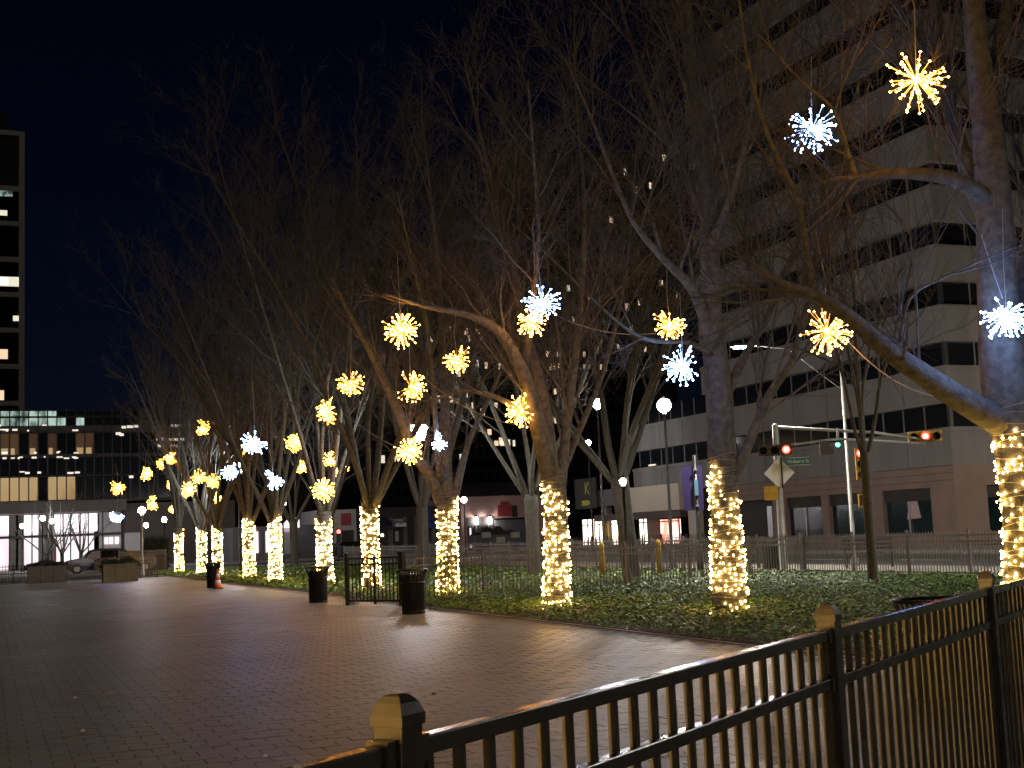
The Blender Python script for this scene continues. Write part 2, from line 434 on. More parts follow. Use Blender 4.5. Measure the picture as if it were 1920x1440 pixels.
# ------------------------------------------------------------------ ivy and grass of the bed
def leaf_field(name, label, cat, m, m2, count, region, size, hgt, r, excl=()):
    """many small folded leaves; region(r) gives a point"""
    v, f, mi = [], [], []
    for _ in range(count):
        x, y = region(r)
        z = 0.03 + hgt * (0.25 + 0.75 * r.random()) * (0.72 + 0.28 * math.sin(x * 2.1 + 1.3 * math.sin(y * 1.7)) * math.sin(y * 1.9 + x))
        s = size * r.uniform(0.6, 1.35)
        a = r.uniform(0, 6.283); tilt = r.uniform(-0.2, 0.95); az = r.uniform(0, 6.283)
        ux, uy = math.cos(a), math.sin(a)
        wx, wy = -uy, ux
        sl = math.sin(tilt)
        o = len(v)
        # base, left, tip, right, folded along the midrib
        v += [(x, y, z), (x + ux * s * 0.5 + wx * s * 0.45, y + uy * s * 0.5 + wy * s * 0.45, z + sl * s * 0.45 + s * 0.12),
              (x + ux * s, y + uy * s, z + sl * s * 0.8 - s * 0.1), (x + ux * s * 0.5 - wx * s * 0.45, y + uy * s * 0.5 - wy * s * 0.45, z + sl * s * 0.35 + s * 0.12)]
        f += [(o, o + 1, o + 2), (o, o + 2, o + 3)]
        k = 1 if r.random() < 0.16 else 0
        mi += [k, k]
    me = bpy.data.meshes.new(name); me.from_pydata(v, [], f); me.materials.append(m); me.materials.append(m2)
    me.polygons.foreach_set('material_index', mi); me.update()
    o = bpy.data.objects.new(name, me); COL.objects.link(o)
    return tag(o, label, cat, kind='stuff')
def reg_near(r):
    y = 6 + 30 * r.random() ** 0.8
    e = EDGE - 0.32 + 0.10 * math.sin(y * 2.3) + 0.07 * math.sin(y * 5.9 + 1)
    return e + (BACKF - 0.3 - e) * r.random() ** 1.12, y
def reg_far(r):
    return EDGE + 0.05 + (BACKF - EDGE - 0.4) * r.random() ** 1.3, 33 + 57 * r.random()
lr = random.Random(21)
leaf_field('ivy_ground_cover', 'glossy green ivy carpeting the bed under the nearest lit trees', 'ivy', M['ivy'], M['ivy_light'], 90000, reg_near, 0.07, 0.20, lr)
leaf_field('far_ground_cover', 'short green ground cover under the farther lit trees', 'ground cover', M['ivy'], M['ivy_light'], 16000, reg_far, 0.14, 0.13, lr)

# ------------------------------------------------------------------ trees
UP = Vector((0, 0, 1))
TWR = 0.0048
def rand_perp(t, r):
    while True:
        w = Vector((r.gauss(0, 1), r.gauss(0, 1), r.gauss(0, 1)))
        w = w - t * w.dot(t)
        if w.length > 0.2: return w.normalized()
def walk(p, d, L, n, r, wig, up):
    pts = [p.copy()]; d = d.normalized()
    for i in range(n):
        d = (d + rand_perp(d, r) * (wig * abs(r.gauss(0, 1))) + UP * up).normalized()
        p = p + d * (L / n); pts.append(p.copy())
    return pts
def along(pts, t):
    k = len(pts) - 1; f = min(t * k, k - 1e-6); i = int(f); a = f - i
    return pts[i].lerp(pts[i + 1], a), (pts[i + 1] - pts[i]).normalized()
def plen(pts): return sum((pts[i + 1] - pts[i]).length for i in range(len(pts) - 1))
def lerp_r(rad, t):
    k = len(rad) - 1; f = min(t * k, k - 1e-6); i = int(f); a = f - i
    return rad[i] * (1 - a) + rad[i + 1] * a
def twigs(tw, pts, r, dens):
    L = plen(pts); n = max(3, int(L / 0.17 * dens))
    for k in range(n):
        t = r.uniform(0.12, 1.0)
        p, tg = along(pts, t)
        d = tg * 0.8 + rand_perp(tg, r) * r.uniform(0.4, 0.9) + UP * r.uniform(-0.1, 0.35)
        l = r.uniform(0.25, 0.75)
        q = walk(p, d, l, 2, r, 0.18, 0.03)
        tw.tube(q, [TWR, TWR * .8, TWR * .45], 3, False)
def branchlets(tw, pts, rad, r, dens):
    L = plen(pts); n = max(2, int(L / 0.36 * dens))
    for k in range(n):
        t = 0.15 + 0.85 * (k + r.random()) / n
        p, tg = along(pts, t)
        d = tg * 0.9 + rand_perp(tg, r) * r.uniform(0.4, 0.85) + UP * r.uniform(-0.05, 0.3)
        l = r.uniform(0.7, 1.7) * (1.15 - 0.4 * t)
        r0 = min(0.011, lerp_r(rad, t) * 0.65)
        q = walk(p, d, l, 4, r, 0.16, 0.03)
        tw.tube(q, [r0, r0 * 0.85, r0 * 0.7, r0 * 0.55, 0.003], 3, False)
        twigs(tw, q, r, dens)
def branches(br, tw, pts, rad, r, dens, start=0.2, lk=0.42, gap=0.85, up=0.04):
    L = plen(pts); n = max(2, int(L * (1 - start) / gap * dens))
    for k in range(n):
        t = start + (1 - start) * (k + r.random()) / n
        p, tg = along(pts, t)
        d = tg * 0.9 + rand_perp(tg, r) * r.uniform(0.45, 0.95) + UP * r.uniform(0.0, 0.3)
        l = max(1.2, L * lk * (1.15 - 0.75 * t) * r.uniform(0.7, 1.25))
        r0 = min(0.03, max(0.011, lerp_r(rad, t) * 0.5))
        q = walk(p, d, l, 6, r, 0.13, up)
        rr = [r0 * (1 - 0.72 * i / 6) for i in range(7)]
        br.tube(q, rr, 5, False)
        branchlets(tw, q, rr, r, dens)
    # the limb's own end keeps forking
    branchlets(tw, pts[-3:], rad[-3:], r, dens)
def smooth_poly(P, R, sub=3):
    """Catmull-Rom through points and radii"""
    out, rad = [], []
    n = len(P)
    for i in range(n - 1):
        a, b_, c, d = P[max(i - 1, 0)], P[i], P[i + 1], P[min(i + 2, n - 1)]
        for k in range(sub):
            t = k / sub
            out.append(0.5 * ((2 * b_) + (c - a) * t + (2 * a - 5 * b_ + 4 * c - d) * t * t + (3 * b_ - a - 3 * c + d) * t ** 3))
            rad.append(R[i] * (1 - t) + R[i + 1] * t)
    out.append(P[-1]); rad.append(R[-1]); return out, rad
def finish_tree(name, label, group, base, tk, br, tw, bark):
    t = thing(name, label, 'tree', base, group)
    tk.build('trunk', bark, t, smooth=True)
    c = br.build('limbs', bark, t, smooth=True); c['kind'] = 'stuff'
    c = tw.build('twigs', M['twig'], t); c['kind'] = 'stuff'
    return t

TRUNKS = {}
def auto_tree(name, label, group, base, seed, h0=2.9, r0=0.27, limbs=6, height=15.0, dens=1.0, lean=(0, 0), bark=None, spread=1.0):
    r = random.Random(seed)
    base = Vector(base)
    tk, br, tw = MB(), MB(), MB()
    P = [base + Vector((0, 0, -0.05)), base + Vector((lean[0] * 0.2, lean[1] * 0.2, 0.35)), base + Vector((lean[0] * 0.6 + r.uniform(-.03, .03), lean[1] * 0.6, h0 * 0.55)), base + Vector((lean[0], lean[1], h0))]
    R = [r0 * 1.2, r0 * 1.02, r0 * 0.94, r0 * 1.05]
    pts, rad = smooth_poly(P, R, 4)
    tk.tube(pts, rad, 14)
    fork = P[-1]
    a0 = r.uniform(0, 6.28)
    for k in range(limbs):
        az = a0 + 6.283 * k / limbs + r.uniform(-0.35, 0.35)
        tilt = r.uniform(0.18, 0.62) * spread if k else 0.1
        d = Vector((math.cos(az) * math.sin(tilt), math.sin(az) * math.sin(tilt), math.cos(tilt)))
        L = (height - h0) * r.uniform(0.78, 1.0) * (1.0 - 0.12 * tilt)
        p0 = fork + Vector((d.x, d.y, 0)) * r0 * 0.7 + Vector((0, 0, -0.25))
        q = walk(p0, d, L, 9, r, 0.085, -0.01 + 0.012 * (k % 2))
        rl = r0 * r.uniform(0.28, 0.41)
        rr = [rl * (1 - i / 9) ** 0.85 + 0.012 for i in range(10)]
        qq, qr = smooth_poly(q, rr, 2)
        tk.tube(qq, qr, 9)
        branches(br, tw, qq, qr, r, dens)
    t = finish_tree(name, label, group, tuple(base), tk, br, tw, bark or M['bark'])
    return t, pts, rad

def manual_tree(name, label, group, depth, trunk, limbs, seed, dens, bark=None):
    """trunk and limbs as (px, py, extra depth in metres, width in px)"""
    r = random.Random(seed)
    tk, br, tw = MB(), MB(), MB()
    def conv(L_):
        P = [at(x, y, depth + dd) for x, y, dd, w in L_]
        R = [max(0.006, w * 0.5 * (depth + dd) / FPX) for x, y, dd, w in L_]
        return P, R
    P, R = conv(trunk)
    base = P[0].copy(); base.z = 0.0
    P[0].z = -0.05
    R[0] *= 1.15
    pts, rad = smooth_poly(P, R, 4)
    tk.tube(pts, rad, 16)
    for li, lb in enumerate(limbs):
        opts = lb[0] if isinstance(lb[0], dict) else {}
        L_ = lb[1:] if isinstance(lb[0], dict) else lb
        P2, R2 = conv(L_)
        if li and seed > 101: R2 = [R2[0] * .85] + [q * .68 for q in R2[1:]]      # side limbs slimmer than the leader
        q, qr = smooth_poly(P2, R2, 3)
        (tk if L_[0][3] > 12 else br).tube(q, qr, 10 if L_[0][3] > 12 else 6)
        branches(br, tw, q, qr, r, dens * opts.get('dens', 1.0), opts.get('start', 0.15), opts.get('lk', 0.4), opts.get('gap', 0.8), opts.get('up', 0.05))
    t = finish_tree(name, label, group, tuple(base), tk, br, tw, bark or M['bark'])
    return t, pts, rad

LIT = 'bare trees with light-wrapped trunks along the plaza'
trees = []
# rightmost tree, its trunk leaning out of the frame
trees.append(manual_tree('bare_tree', 'big leaning bare tree filling the right edge, nearest of the lit trees', LIT, 16.4,
    [(1934, 1200, 0, 96), (1926, 1000, 0, 84), (1908, 840, 0, 84), (1884, 720, 0, 88), (1871, 560, 0, 74), (1864, 400, 0, 66), (1852, 240, 0, 56), (1832, 90, .1, 44), (1822, -60, .2, 36), (1815, -260, .4, 20), (1800, -460, .6, 8)],
    [[(1893, 800, 0, 62), (1800, 748, -.3, 48), (1715, 692, -.6, 42), (1655, 650, -.8, 36), (1600, 600, -.9, 28), (1535, 556, -1, 21), (1465, 530, -1.1, 13), (1385, 478, -1.2, 7)],
     [(1878, 700, 0, 58), (1915, 590, .4, 56), (1945, 420, .8, 48), (1960, 200, 1.2, 38), (1950, 0, 1.6, 28), (1940, -250, 2, 12)],
     [(1864, 380, 0, 34), (1790, 337, -.4, 30), (1700, 325, -.8, 21), (1610, 333, -1, 14), (1555, 336, -1.2, 6)],
     [(1866, 450, 0, 36), (1815, 320, .6, 32), (1775, 180, 1.2, 26), (1755, 20, 1.8, 22), (1740, -160, 2.4, 14), (1730, -330, 3, 6)],
     [(1845, 200, .2, 30), (1880, 60, .9, 26), (1905, -90, 1.5, 18), (1930, -260, 2, 8)],
     [{'start': .3, 'lk': .3}, (1528, 552, -1, 13), (1501, 400, -1, 12), (1489, 358, -1.05, 11), (1440, 255, -1.1, 9), (1405, 130, -1.2, 7), (1385, -10, -1.3, 5), (1375, -160, -1.4, 3)],
     [{'start': .4, 'lk': .25}, (1604, 332, -1, 14), (1590, 290, -1, 11), (1562, 205, -1.05, 7), (1500, 150, -1.1, 5), (1420, 60, -1.2, 4)],
     [{'start': .4, 'lk': .16, 'dens': .6}, (1700, 685, -.65, 5), (1690, 600, -.6, 4), (1680, 520, -.6, 3), (1650, 400, -.6, 2)],
     [{'start': .4, 'lk': .16, 'dens': .6}, (1722, 692, -.6, 5), (1718, 560, -.6, 4), (1706, 430, -.5, 3), (1700, 300, -.5, 2)],
     [{'start': .4, 'lk': .16, 'dens': .6}, (1556, 566, -1, 4), (1555, 440, -1, 3.5), (1548, 345, -1, 3)],
     [{'start': .4, 'lk': .16, 'dens': .6}, (1632, 620, -.9, 5), (1612, 530, -.9, 4), (1600, 430, -.9, 3), (1570, 330, -.9, 2)],
     [{'start': .3, 'lk': .2, 'dens': .7}, (1685, 655, -.7, 7), (1705, 560, -.7, 6), (1770, 520, -.7, 5), (1860, 480, -.9, 3)],
     [{'start': .4, 'lk': .16, 'dens': .6}, (1835, 440, .0, 6), (1780, 360, -.3, 5), (1735, 200, -.4, 4), (1690, 40, -.4, 3)]],
    101, 1.6))
trees.append(manual_tree('bare_tree', 'bare tree with sparsely lit trunk in the ivy, second lit trunk from the right', LIT, 23.2,
    [(1368, 1152, 0, 60), (1362, 1000, 0, 56), (1354, 880, 0, 53), (1350, 770, 0, 50), (1344, 690, 0, 48), (1334, 610, 0, 45), (1326, 555, 0, 42)],
    [[(1334, 600, 0, 42), (1330, 450, .1, 36), (1326, 340, .2, 33), (1302, 190, .4, 29), (1287, 40, .6, 25), (1280, -110, .8, 19), (1272, -280, 1, 10)],
     [(1340, 650, 0, 32), (1300, 545, -.4, 28), (1250, 492, -.8, 21), (1190, 420, -1.2, 15), (1150, 330, -1.5, 12), (1110, 225, -1.8, 8), (1060, 110, -2, 5)],
     [(1372, 900, 0, 30), (1402, 835, .1, 29), (1442, 742, .3, 25), (1484, 678, .5, 20), (1505, 600, .7, 16), (1530, 480, .9, 12), (1545, 340, 1.1, 8), (1560, 180, 1.3, 5)],
     [(1360, 740, 0, 28), (1400, 660, .5, 22), (1437, 598, .9, 20), (1466, 520, 1.3, 17), (1496, 452, 1.6, 14), (1520, 330, 2, 11), (1530, 200, 2.4, 7), (1540, 40, 2.8, 4)],
     [{'start': .35}, (1335, 665, -.2, 12), (1290, 642, -.8, 13), (1232, 640, -1.3, 13), (1182, 622, -1.7, 10), (1110, 560, -2.2, 7), (1030, 480, -2.6, 5), (960, 420, -3, 3)],
     [(1328, 470, 0, 24), (1370, 370, -.6, 20), (1400, 250, -1, 16), (1420, 110, -1.4, 12), (1430, -40, -1.8, 8), (1436, -200, -2, 4)],
     [(1326, 420, .2, 22), (1270, 300, 1, 18), (1215, 170, 1.6, 14), (1170, 30, 2.2, 10), (1140, -120, 2.8, 6)]],
    102, 1.65))
trees.append(manual_tree('bare_tree', 'bare forked tree in the ivy, third lit trunk from the right', LIT, 26.6,
    [(1044, 1150, 0, 46), (1043, 1000, 0, 43), (1040, 925, 0, 44), (1034, 880, 0, 44)],
    [[(1034, 900, 0, 38), (1017, 830, -.2, 34), (1000, 765, -.4, 31), (983, 705, -.6, 27), (950, 640, -.9, 21), (918, 608, -1.1, 18), (868, 588, -1.4, 13), (800, 575, -1.8, 9), (720, 550, -2.2, 5)],
     [(1050, 910, 0, 30), (1057, 850, .2, 28), (1066, 770, .4, 24), (1080, 660, .7, 20), (1092, 520, 1, 16), (1096, 380, 1.3, 12), (1085, 240, 1.6, 8), (1075, 100, 1.9, 4)],
     [(1036, 890, 0, 36), (1018, 740, .3, 29), (980, 600, .6, 25), (960, 490, .9, 21), (930, 375, 1.2, 15), (900, 250, 1.5, 10), (870, 110, 1.8, 5)],
     [{'start': .3}, (988, 778, -.5, 16), (932, 745, -.9, 14), (868, 733, -1.3, 10), (800, 752, -1.6, 6), (740, 740, -2, 4)],
     [(1046, 900, .2, 24), (1085, 810, 1, 18), (1130, 700, 1.8, 14), (1165, 560, 2.5, 10), (1185, 400, 3.2, 7), (1195, 250, 3.8, 4)],
     [(984, 690, -.4, 18), (1000, 560, -1.2, 16), (1010, 430, -2, 13), (1000, 290, -2.8, 9), (990, 150, -3.4, 5)]],
    103, 1.4))
trees.append(manual_tree('bare_tree', 'bare tree behind the nearer trash can, fourth lit trunk from the right', LIT, 34.7,
    [(840, 1124, 0, 38), (839, 1020, 0, 35), (838, 950, 0, 38), (838, 925, 0, 42)],
    [[(826, 940, 0, 24), (808, 895, -.2, 23), (776, 848, -.5, 21), (747, 770, -.8, 18), (705, 680, -1.2, 14), (662, 600, -1.6, 9), (620, 520, -2, 5)],
     [(838, 935, 0, 32), (836, 850, .1, 29), (835, 765, .3, 25), (830, 650, .6, 19), (822, 500, 1, 14), (805, 350, 1.4, 8), (790, 210, 1.8, 4)],
     [(852, 930, 0, 22), (880, 825, .5, 15), (918, 745, 1, 11), (955, 650, 1.5, 8), (985, 540, 2, 5)],
     [(826, 905, 0, 18), (820, 850, -.8, 15), (814, 740, -1.6, 13), (800, 610, -2.4, 10), (770, 480, -3.2, 7), (745, 360, -4, 4)],
     [(838, 860, .2, 18), (870, 740, 1.2, 15), (890, 600, 2.2, 12), (895, 450, 3.2, 9), (890, 310, 4, 5)]],
    104, 1.2))
ROWX = 11.2
ords = ['fifth', 'sixth', 'seventh', 'eighth', 'ninth', 'tenth', 'eleventh']
specs = [(40.0, 2.75, .26, 18.5, 1.15), (47.4, 2.7, .27, 18.5, 1.1), (55.0, 2.6, .25, 18.5, 1.05), (62.5, 2.7, .26, 18, 1.0), (70, 2.6, .24, 17.5, .95), (77.5, 2.7, .26, 17, .9), (85, 2.8, .25, 16.0, .9)]
notes = ['behind the black gate', 'behind the farther trash can', 'between open grass', 'standing clear on the grass', 'behind the traffic cone', 'just left of the cone', 'at the far end of the row']
for k, (y, h0, r0, hh, dn) in enumerate(specs):
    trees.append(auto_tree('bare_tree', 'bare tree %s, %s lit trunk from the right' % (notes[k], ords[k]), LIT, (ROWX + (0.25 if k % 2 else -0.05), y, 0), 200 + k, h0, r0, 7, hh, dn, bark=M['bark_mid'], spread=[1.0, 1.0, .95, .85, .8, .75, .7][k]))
# second row, not wrapped
B2 = 'unlit bare trees between the lit row and the street'
def base_on(px, py): return on_ground(px, py)
p = on_ground(1638, 1098)
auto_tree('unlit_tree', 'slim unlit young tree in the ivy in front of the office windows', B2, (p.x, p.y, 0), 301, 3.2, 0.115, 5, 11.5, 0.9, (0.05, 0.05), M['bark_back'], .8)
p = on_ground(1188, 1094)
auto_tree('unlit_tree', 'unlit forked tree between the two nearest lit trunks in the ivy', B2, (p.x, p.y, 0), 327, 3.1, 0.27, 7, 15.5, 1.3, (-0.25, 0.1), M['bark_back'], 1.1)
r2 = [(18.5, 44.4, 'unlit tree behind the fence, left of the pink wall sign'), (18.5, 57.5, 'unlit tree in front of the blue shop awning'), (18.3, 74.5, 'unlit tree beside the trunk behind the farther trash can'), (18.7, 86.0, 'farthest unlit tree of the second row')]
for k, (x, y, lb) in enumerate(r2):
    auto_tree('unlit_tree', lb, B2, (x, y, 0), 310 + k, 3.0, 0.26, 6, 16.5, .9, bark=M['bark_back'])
# beyond the cross street on the left, little trees in front of the lit lobby
for k, (px, py, hh, lb) in enumerate([(88, 1040, 5.2, 'small bare street tree at the far left lobby, leftmost of three'), (116, 1040, 5.0, 'small bare street tree left of the grey car, middle of three'), (152, 1037, 5.2, 'small bare street tree rising behind the grey car, rightmost of three')]):
    p = on_y(px, py, 112.0)
    auto_tree('street_tree', lb, 'small trees before the lit lobby', (p.x, 112.0, 0), 330 + k, 1.7, 0.16, 6, hh + 1.5, 0.45, spread=1.5)

# ------------------------------------------------------------------ string lights round the trunks
WR = 'string lights wrapped round the tree trunks'
wnote = ['right frame edge', 'second from the right', 'third from the right', 'behind the nearer trash can', 'behind the black gate', 'behind the farther trash can', 'seventh from the right', 'eighth from the right', 'behind the traffic cone', 'tenth from the right', 'last and farthest of the row']
wtop = [2.95, 2.85, 2.7, 2.75, 2.95, 2.75, 2.8, 2.9, 2.75, 2.85, 2.9]
wcnt = [600, 540, 600, 620, 580, 560, 540, 520, 480, 480, 480]
for k, (t, pts, rad) in enumerate(trees):
    r = random.Random(400 + k)
    base = pts[0]
    w = thing('string_lights', 'warm bulbs wound round the trunk, ' + wnote[k], 'string lights', (base.x, base.y, 0), WR)
    zs = [q.z for q in pts]
    def trunk_at(z):
        for i in range(len(pts) - 1):
            if zs[i] <= z <= zs[i + 1] or i == len(pts) - 2:
                a = (z - zs[i]) / max(1e-6, zs[i + 1] - zs[i])
                return pts[i].lerp(pts[i + 1], a), rad[i] * (1 - a) + rad[i + 1] * a
    cord, bulbs = MB(), MB()
    turns = 28; n = turns * 22
    path = []
    for i in range(n):
        z = 0.06 + (wtop[k] - 0.06) * i / n
        c, rr = trunk_at(z); a = 6.283 * turns * i / n
        path.append((c.x + math.cos(a) * (rr + 0.012), c.y + math.sin(a) * (rr + 0.012), z + 0.03 * math.sin(a * 1.7)))
    cord.tube(path, 0.004, 3, False)
    far = (Vector((base.x, base.y, 1)) - CAM).length
    br_ = 0.018 if far < 40 else 0.0215
    ph = r.uniform(0, 6.28)
    step = n / wcnt[k]; i = 0.0
    while i < n - 1:
        i += step * r.uniform(.45, 1.55)
        if i >= n - 1: break
        if r.random() < .06: i += step * r.uniform(2, 6)          # a slack stretch or a dead section
        if i >= n - 1: break
        q = Vector(path[int(i)]); c, rr = trunk_at(q.z)
        a = math.atan2(q.y - c.y, q.x - c.x) % 6.283
        if q.z > wtop[k] - .28 + .2 * math.sin(a + ph): continue
        if k == 1 and (0.28 < q.z < 0.42 or (q.z > 2.1 and 4.2 < a < 6.0)): continue
        out = Vector((math.cos(a), math.sin(a), 0)) * .009
        q = q + out + Vector((r.gauss(0, .012), r.gauss(0, .012), r.gauss(0, .03)))
        bulbs.octa((q.x, q.y, max(.04, q.z)), br_ * r.uniform(0.75, 1.2))
    cord.build('cord', M['cable'], w)
    o = bulbs.build('bulbs', M['bulb_wrap'], w); o['kind'] = 'stuff'

# ------------------------------------------------------------------ starburst lights hung in the crowns
ST = 'starburst lights hung in the trees'
W_, C_ = 'warm', 'cool'
stars = [
 (1718, 150, 112, W_, 'largest amber starburst, high at the upper right'),
 (1523, 240, 96, C_, 'icy white starburst at the upper right, left of the largest amber one'),
 (1887, 588, 104, C_, 'big icy white starburst against the leaning trunk at the right edge'),
 (1550, 620, 92, W_, 'amber starburst under the long left limb of the leaning tree'),
 (1280, 684, 76, C_, 'icy white starburst just above the round street lamp globe'),
 (1256, 607, 62, W_, 'amber starburst close above the icy one by the second lit tree'),
 (1016, 567, 70, C_, 'icy white starburst overlapping an amber one in the third lit tree'),
 (998, 599, 64, W_, 'amber starburst overlapped by an icy one in the third lit tree'),
 (978, 770, 62, W_, 'round amber starburst on the fork of the third lit tree'),
 (752, 618, 66, W_, 'amber starburst high left under an arching twig'),
 (857, 672, 54, W_, 'amber starburst left of the arched limb of the third lit tree'),
 (770, 725, 60, W_, 'amber starburst directly above the bright lantern'),
 (657, 717, 50, W_, 'amber starburst left of centre, above another round one'),
 (617, 771, 47, W_, 'round amber starburst below and left of a similar one'),
 (767, 845, 50, W_, 'amber starburst just below the bright lantern'),
 (823, 826, 36, C_, 'icy white starburst right of the bright lantern'),
 (379, 801, 29, W_, 'lone amber starburst highest in the far left crowns'),
 (476, 829, 48, C_, 'largest icy starburst in the far left crowns'),
 (455, 845, 20, W_, 'tiny amber starburst tucked beside the largest far icy one'),
 (551, 830, 33, W_, 'dim amber starburst right of the far icy ones'),
 (566, 872, 29, W_, 'small flat amber starburst below a dim one'),
 (619, 860, 28, W_, 'small amber starburst, top of a cluster of three'),
 (632, 882, 22, W_, 'small amber starburst, middle of a cluster of three'),
 (648, 878, 14, W_, 'tiny amber starburst, right of a cluster of three'),
 (606, 918, 43, W_, 'round amber starburst low above the trunk behind the farther can'),
 (512, 898, 40, C_, 'icy starburst above the seventh lit trunk'),
 (428, 882, 35, C_, 'icy starburst touching a white lamp at the far left'),
 (400, 900, 30, W_, 'amber starburst left of the icy one by the lamp'),
 (373, 894, 26, W_, 'amber starburst second left of the icy one by the lamp'),
 (352, 917, 29, W_, 'amber starburst above the farthest lit trunks'),
 (404, 932, 22, W_, 'small amber starburst above the trunk behind the cone'),
 (322, 909, 19, W_, 'small flat amber starburst at the row end'),
 (320, 857, 25, W_, 'upper of two touching amber starbursts at the far left'),
 (303, 870, 20, W_, 'lower of two touching amber starbursts at the far left'),
 (273, 888, 25, W_, 'amber starburst left of the touching pair'),
 (220, 913, 28, W_, 'leftmost amber starburst, beyond the end of the row'),
 (288, 943, 26, W_, 'amber starburst low above the post lamp at the row end'),
 (219, 968, 25, C_, 'leftmost icy starburst, low above the grey car'),
 (324, 955, 15, W_, 'tiny amber starburst just over the farthest lit trunk'),
]
def star_mesh(seed, kind):
    r = random.Random(seed)
    wires, bulbs = MB(), MB()
    n = 70
    holes = [Vector((r.gauss(0, 1), r.gauss(0, 1), abs(r.gauss(0, 1)) * 0.8)).normalized() for _ in range(2)]
    for i in range(n):
        z = 1 - 2 * (i + 0.5) / n; a = i * 2.39996 + r.uniform(-.2, .2)
        q = math.sqrt(max(0, 1 - z * z))
        d = Vector((q * math.cos(a), q * math.sin(a), z))
        if any(d.dot(h) > 0.62 for h in holes): continue
        d = (d + Vector((r.gauss(0, .06), r.gauss(0, .06), r.gauss(0, .06) - .05))).normalized()
        L = 0.36 * r.uniform(0.72, 1.1)
        wires.tube([(0, 0, 0), tuple(d * L)], 0.0045, 3, False)
        bulbs.octa(tuple(d * L), 0.0165)
        for q_ in (.84, .70, .56, .42):
            if r.random() < .38: bulbs.tetra(tuple(d * L * q_), 0.014)
    core = MB(); core.ball((0, 0, 0), 0.04, 8, 5)
    k = 'bulb_warm' if kind == W_ else 'bulb_cool'
    return (wires.mesh('spokes', M['wire' if kind == W_ else 'wire_cool']), bulbs.mesh('bulbs', M[k]), core.mesh('hub', M[k]))
SM = {(k, s): star_mesh(500 + s + (50 if k == C_ else 0), k) for k in (W_, C_) for s in range(5)}
for n, (px, py, dia, kind, lb) in enumerate(stars):
    depth = min(0.70 * FPX / dia, 92) * (0.94 if dia > 40 else 1.0)
    depth = {823: 33.4, 767: 33.2, 1887: 15.4, 619: 47}.get(px, depth)
    sc_ = dia * 1.06 * depth / FPX / 0.74
    p = at(px, py, depth)
    s = thing('starburst_light', lb, 'starburst light', tuple(p), ST)
    r = random.Random(600 + n)
    rot = (r.uniform(-.25, .25), r.uniform(-.25, .25), r.uniform(0, 6.28))
    a, b_, c = SM[(kind, n % 5)]
    inst('spokes', a, s, p, rot, (sc_,) * 3)
    o = inst('bulbs', b_, s, p, rot, (sc_,) * 3); o['kind'] = 'stuff'
    inst('hub', c, s, p, rot, (sc_,) * 3)
    cb = MB(); L = r.uniform(0.9, 1.7)
    cb.tube([p, p + Vector((r.uniform(-.05, .05), r.uniform(-.05, .05), L * .5)), p + Vector((r.uniform(-.15, .15), r.uniform(-.1, .1), L))], 0.006, 4)
    cb.build('cord', M['cable'], s)
# supply cables slung between the crowns
for k, (x0, y0, d0, x1, y1, d1, sag, lb) in enumerate([
    (800, 712, 31, 1000, 800, 27, .25, 'pale supply cable sloping from the lantern to the third lit tree'),
    (640, 772, 38, 760, 845, 35, .1, 'pale supply cable between two amber starbursts left of centre'),
    (1045, 592, 27, 1230, 625, 24, .15, 'pale supply cable between the second and third lit trees'),
    (1590, 640, 18, 1830, 740, 16.6, .3, 'pale supply cable hanging below the long left limb'),
    (1840, 440, 16, 1880, 560, 16, .02, 'white lead above the icy starburst at the right edge')]):
    a, c = at(x0, y0, d0), at(x1, y1, d1)
    cb = MB(); cb.tube([a.lerp(c, t / 8) - Vector((0, 0, sag * 4 * (t / 8) * (1 - t / 8))) for t in range(9)], 0.008, 4)
    tag(cb.build('supply_cable', M['cable']), lb, 'cable', 'cables slung between the trees')

# ================================================================== BUILDINGS
def window_lines(parent, name, m, lo, hi, axis, n, t=0.07, depth=0.06):
    """n vertical mullions, each its own object; axis 'x' or 'y' is the running direction"""
    for k in range(n):
        f = k / (n - 1)
        if axis == 'y':
            y = lo[1] + (hi[1] - lo[1]) * f
            part_box(name, m, parent, (lo[0] - depth, y - t / 2, lo[2]), (lo[0], y + t / 2, hi[2]))
        else:
            x = lo[0] + (hi[0] - lo[0]) * f
            part_box(name, m, parent, (x - t / 2, lo[1] - depth, lo[2]), (x + t / 2, lo[1], hi[2]))

# ---- office building with concrete bands across the street
FX, FY0, FY1 = 43.6, 51.0, 85.0
RX1 = 66.0
off = thing('office_building', 'tall office building with pale concrete bands and dark window strips, at right', 'building', (FX, FY0, 0))
part_box('core', M['dark_wall'], off, (FX + 0.55, FY0 + 0.55, 4.2), (RX1, on_x(1302, 500, FX).y - .3, 33))
part_box('podium_core', M['dark_wall'], off, (FX + 0.55, on_x(1302, 500, FX).y - .28, 4.2), (RX1 - .5, FY1 - .4, 4.05 + 2 * 3.05))
FH = 3.05; Z0 = 4.05
pane_l = boxmesh('pane', M['dark_glass'], (0.06, 1.58, 1.2)); pane_r = boxmesh('pane', M['dark_glass'], (1.58, 0.06, 1.2))
MUL = mat('grey_mullion', (0.22, 0.22, 0.22), 0.5)
mull = boxmesh('mullion', MUL, (0.1, 0.07, 1.2)); mullr = boxmesh('mullion', MUL, (0.07, 0.1, 1.2))
FYU = on_x(1302, 500, FX).y
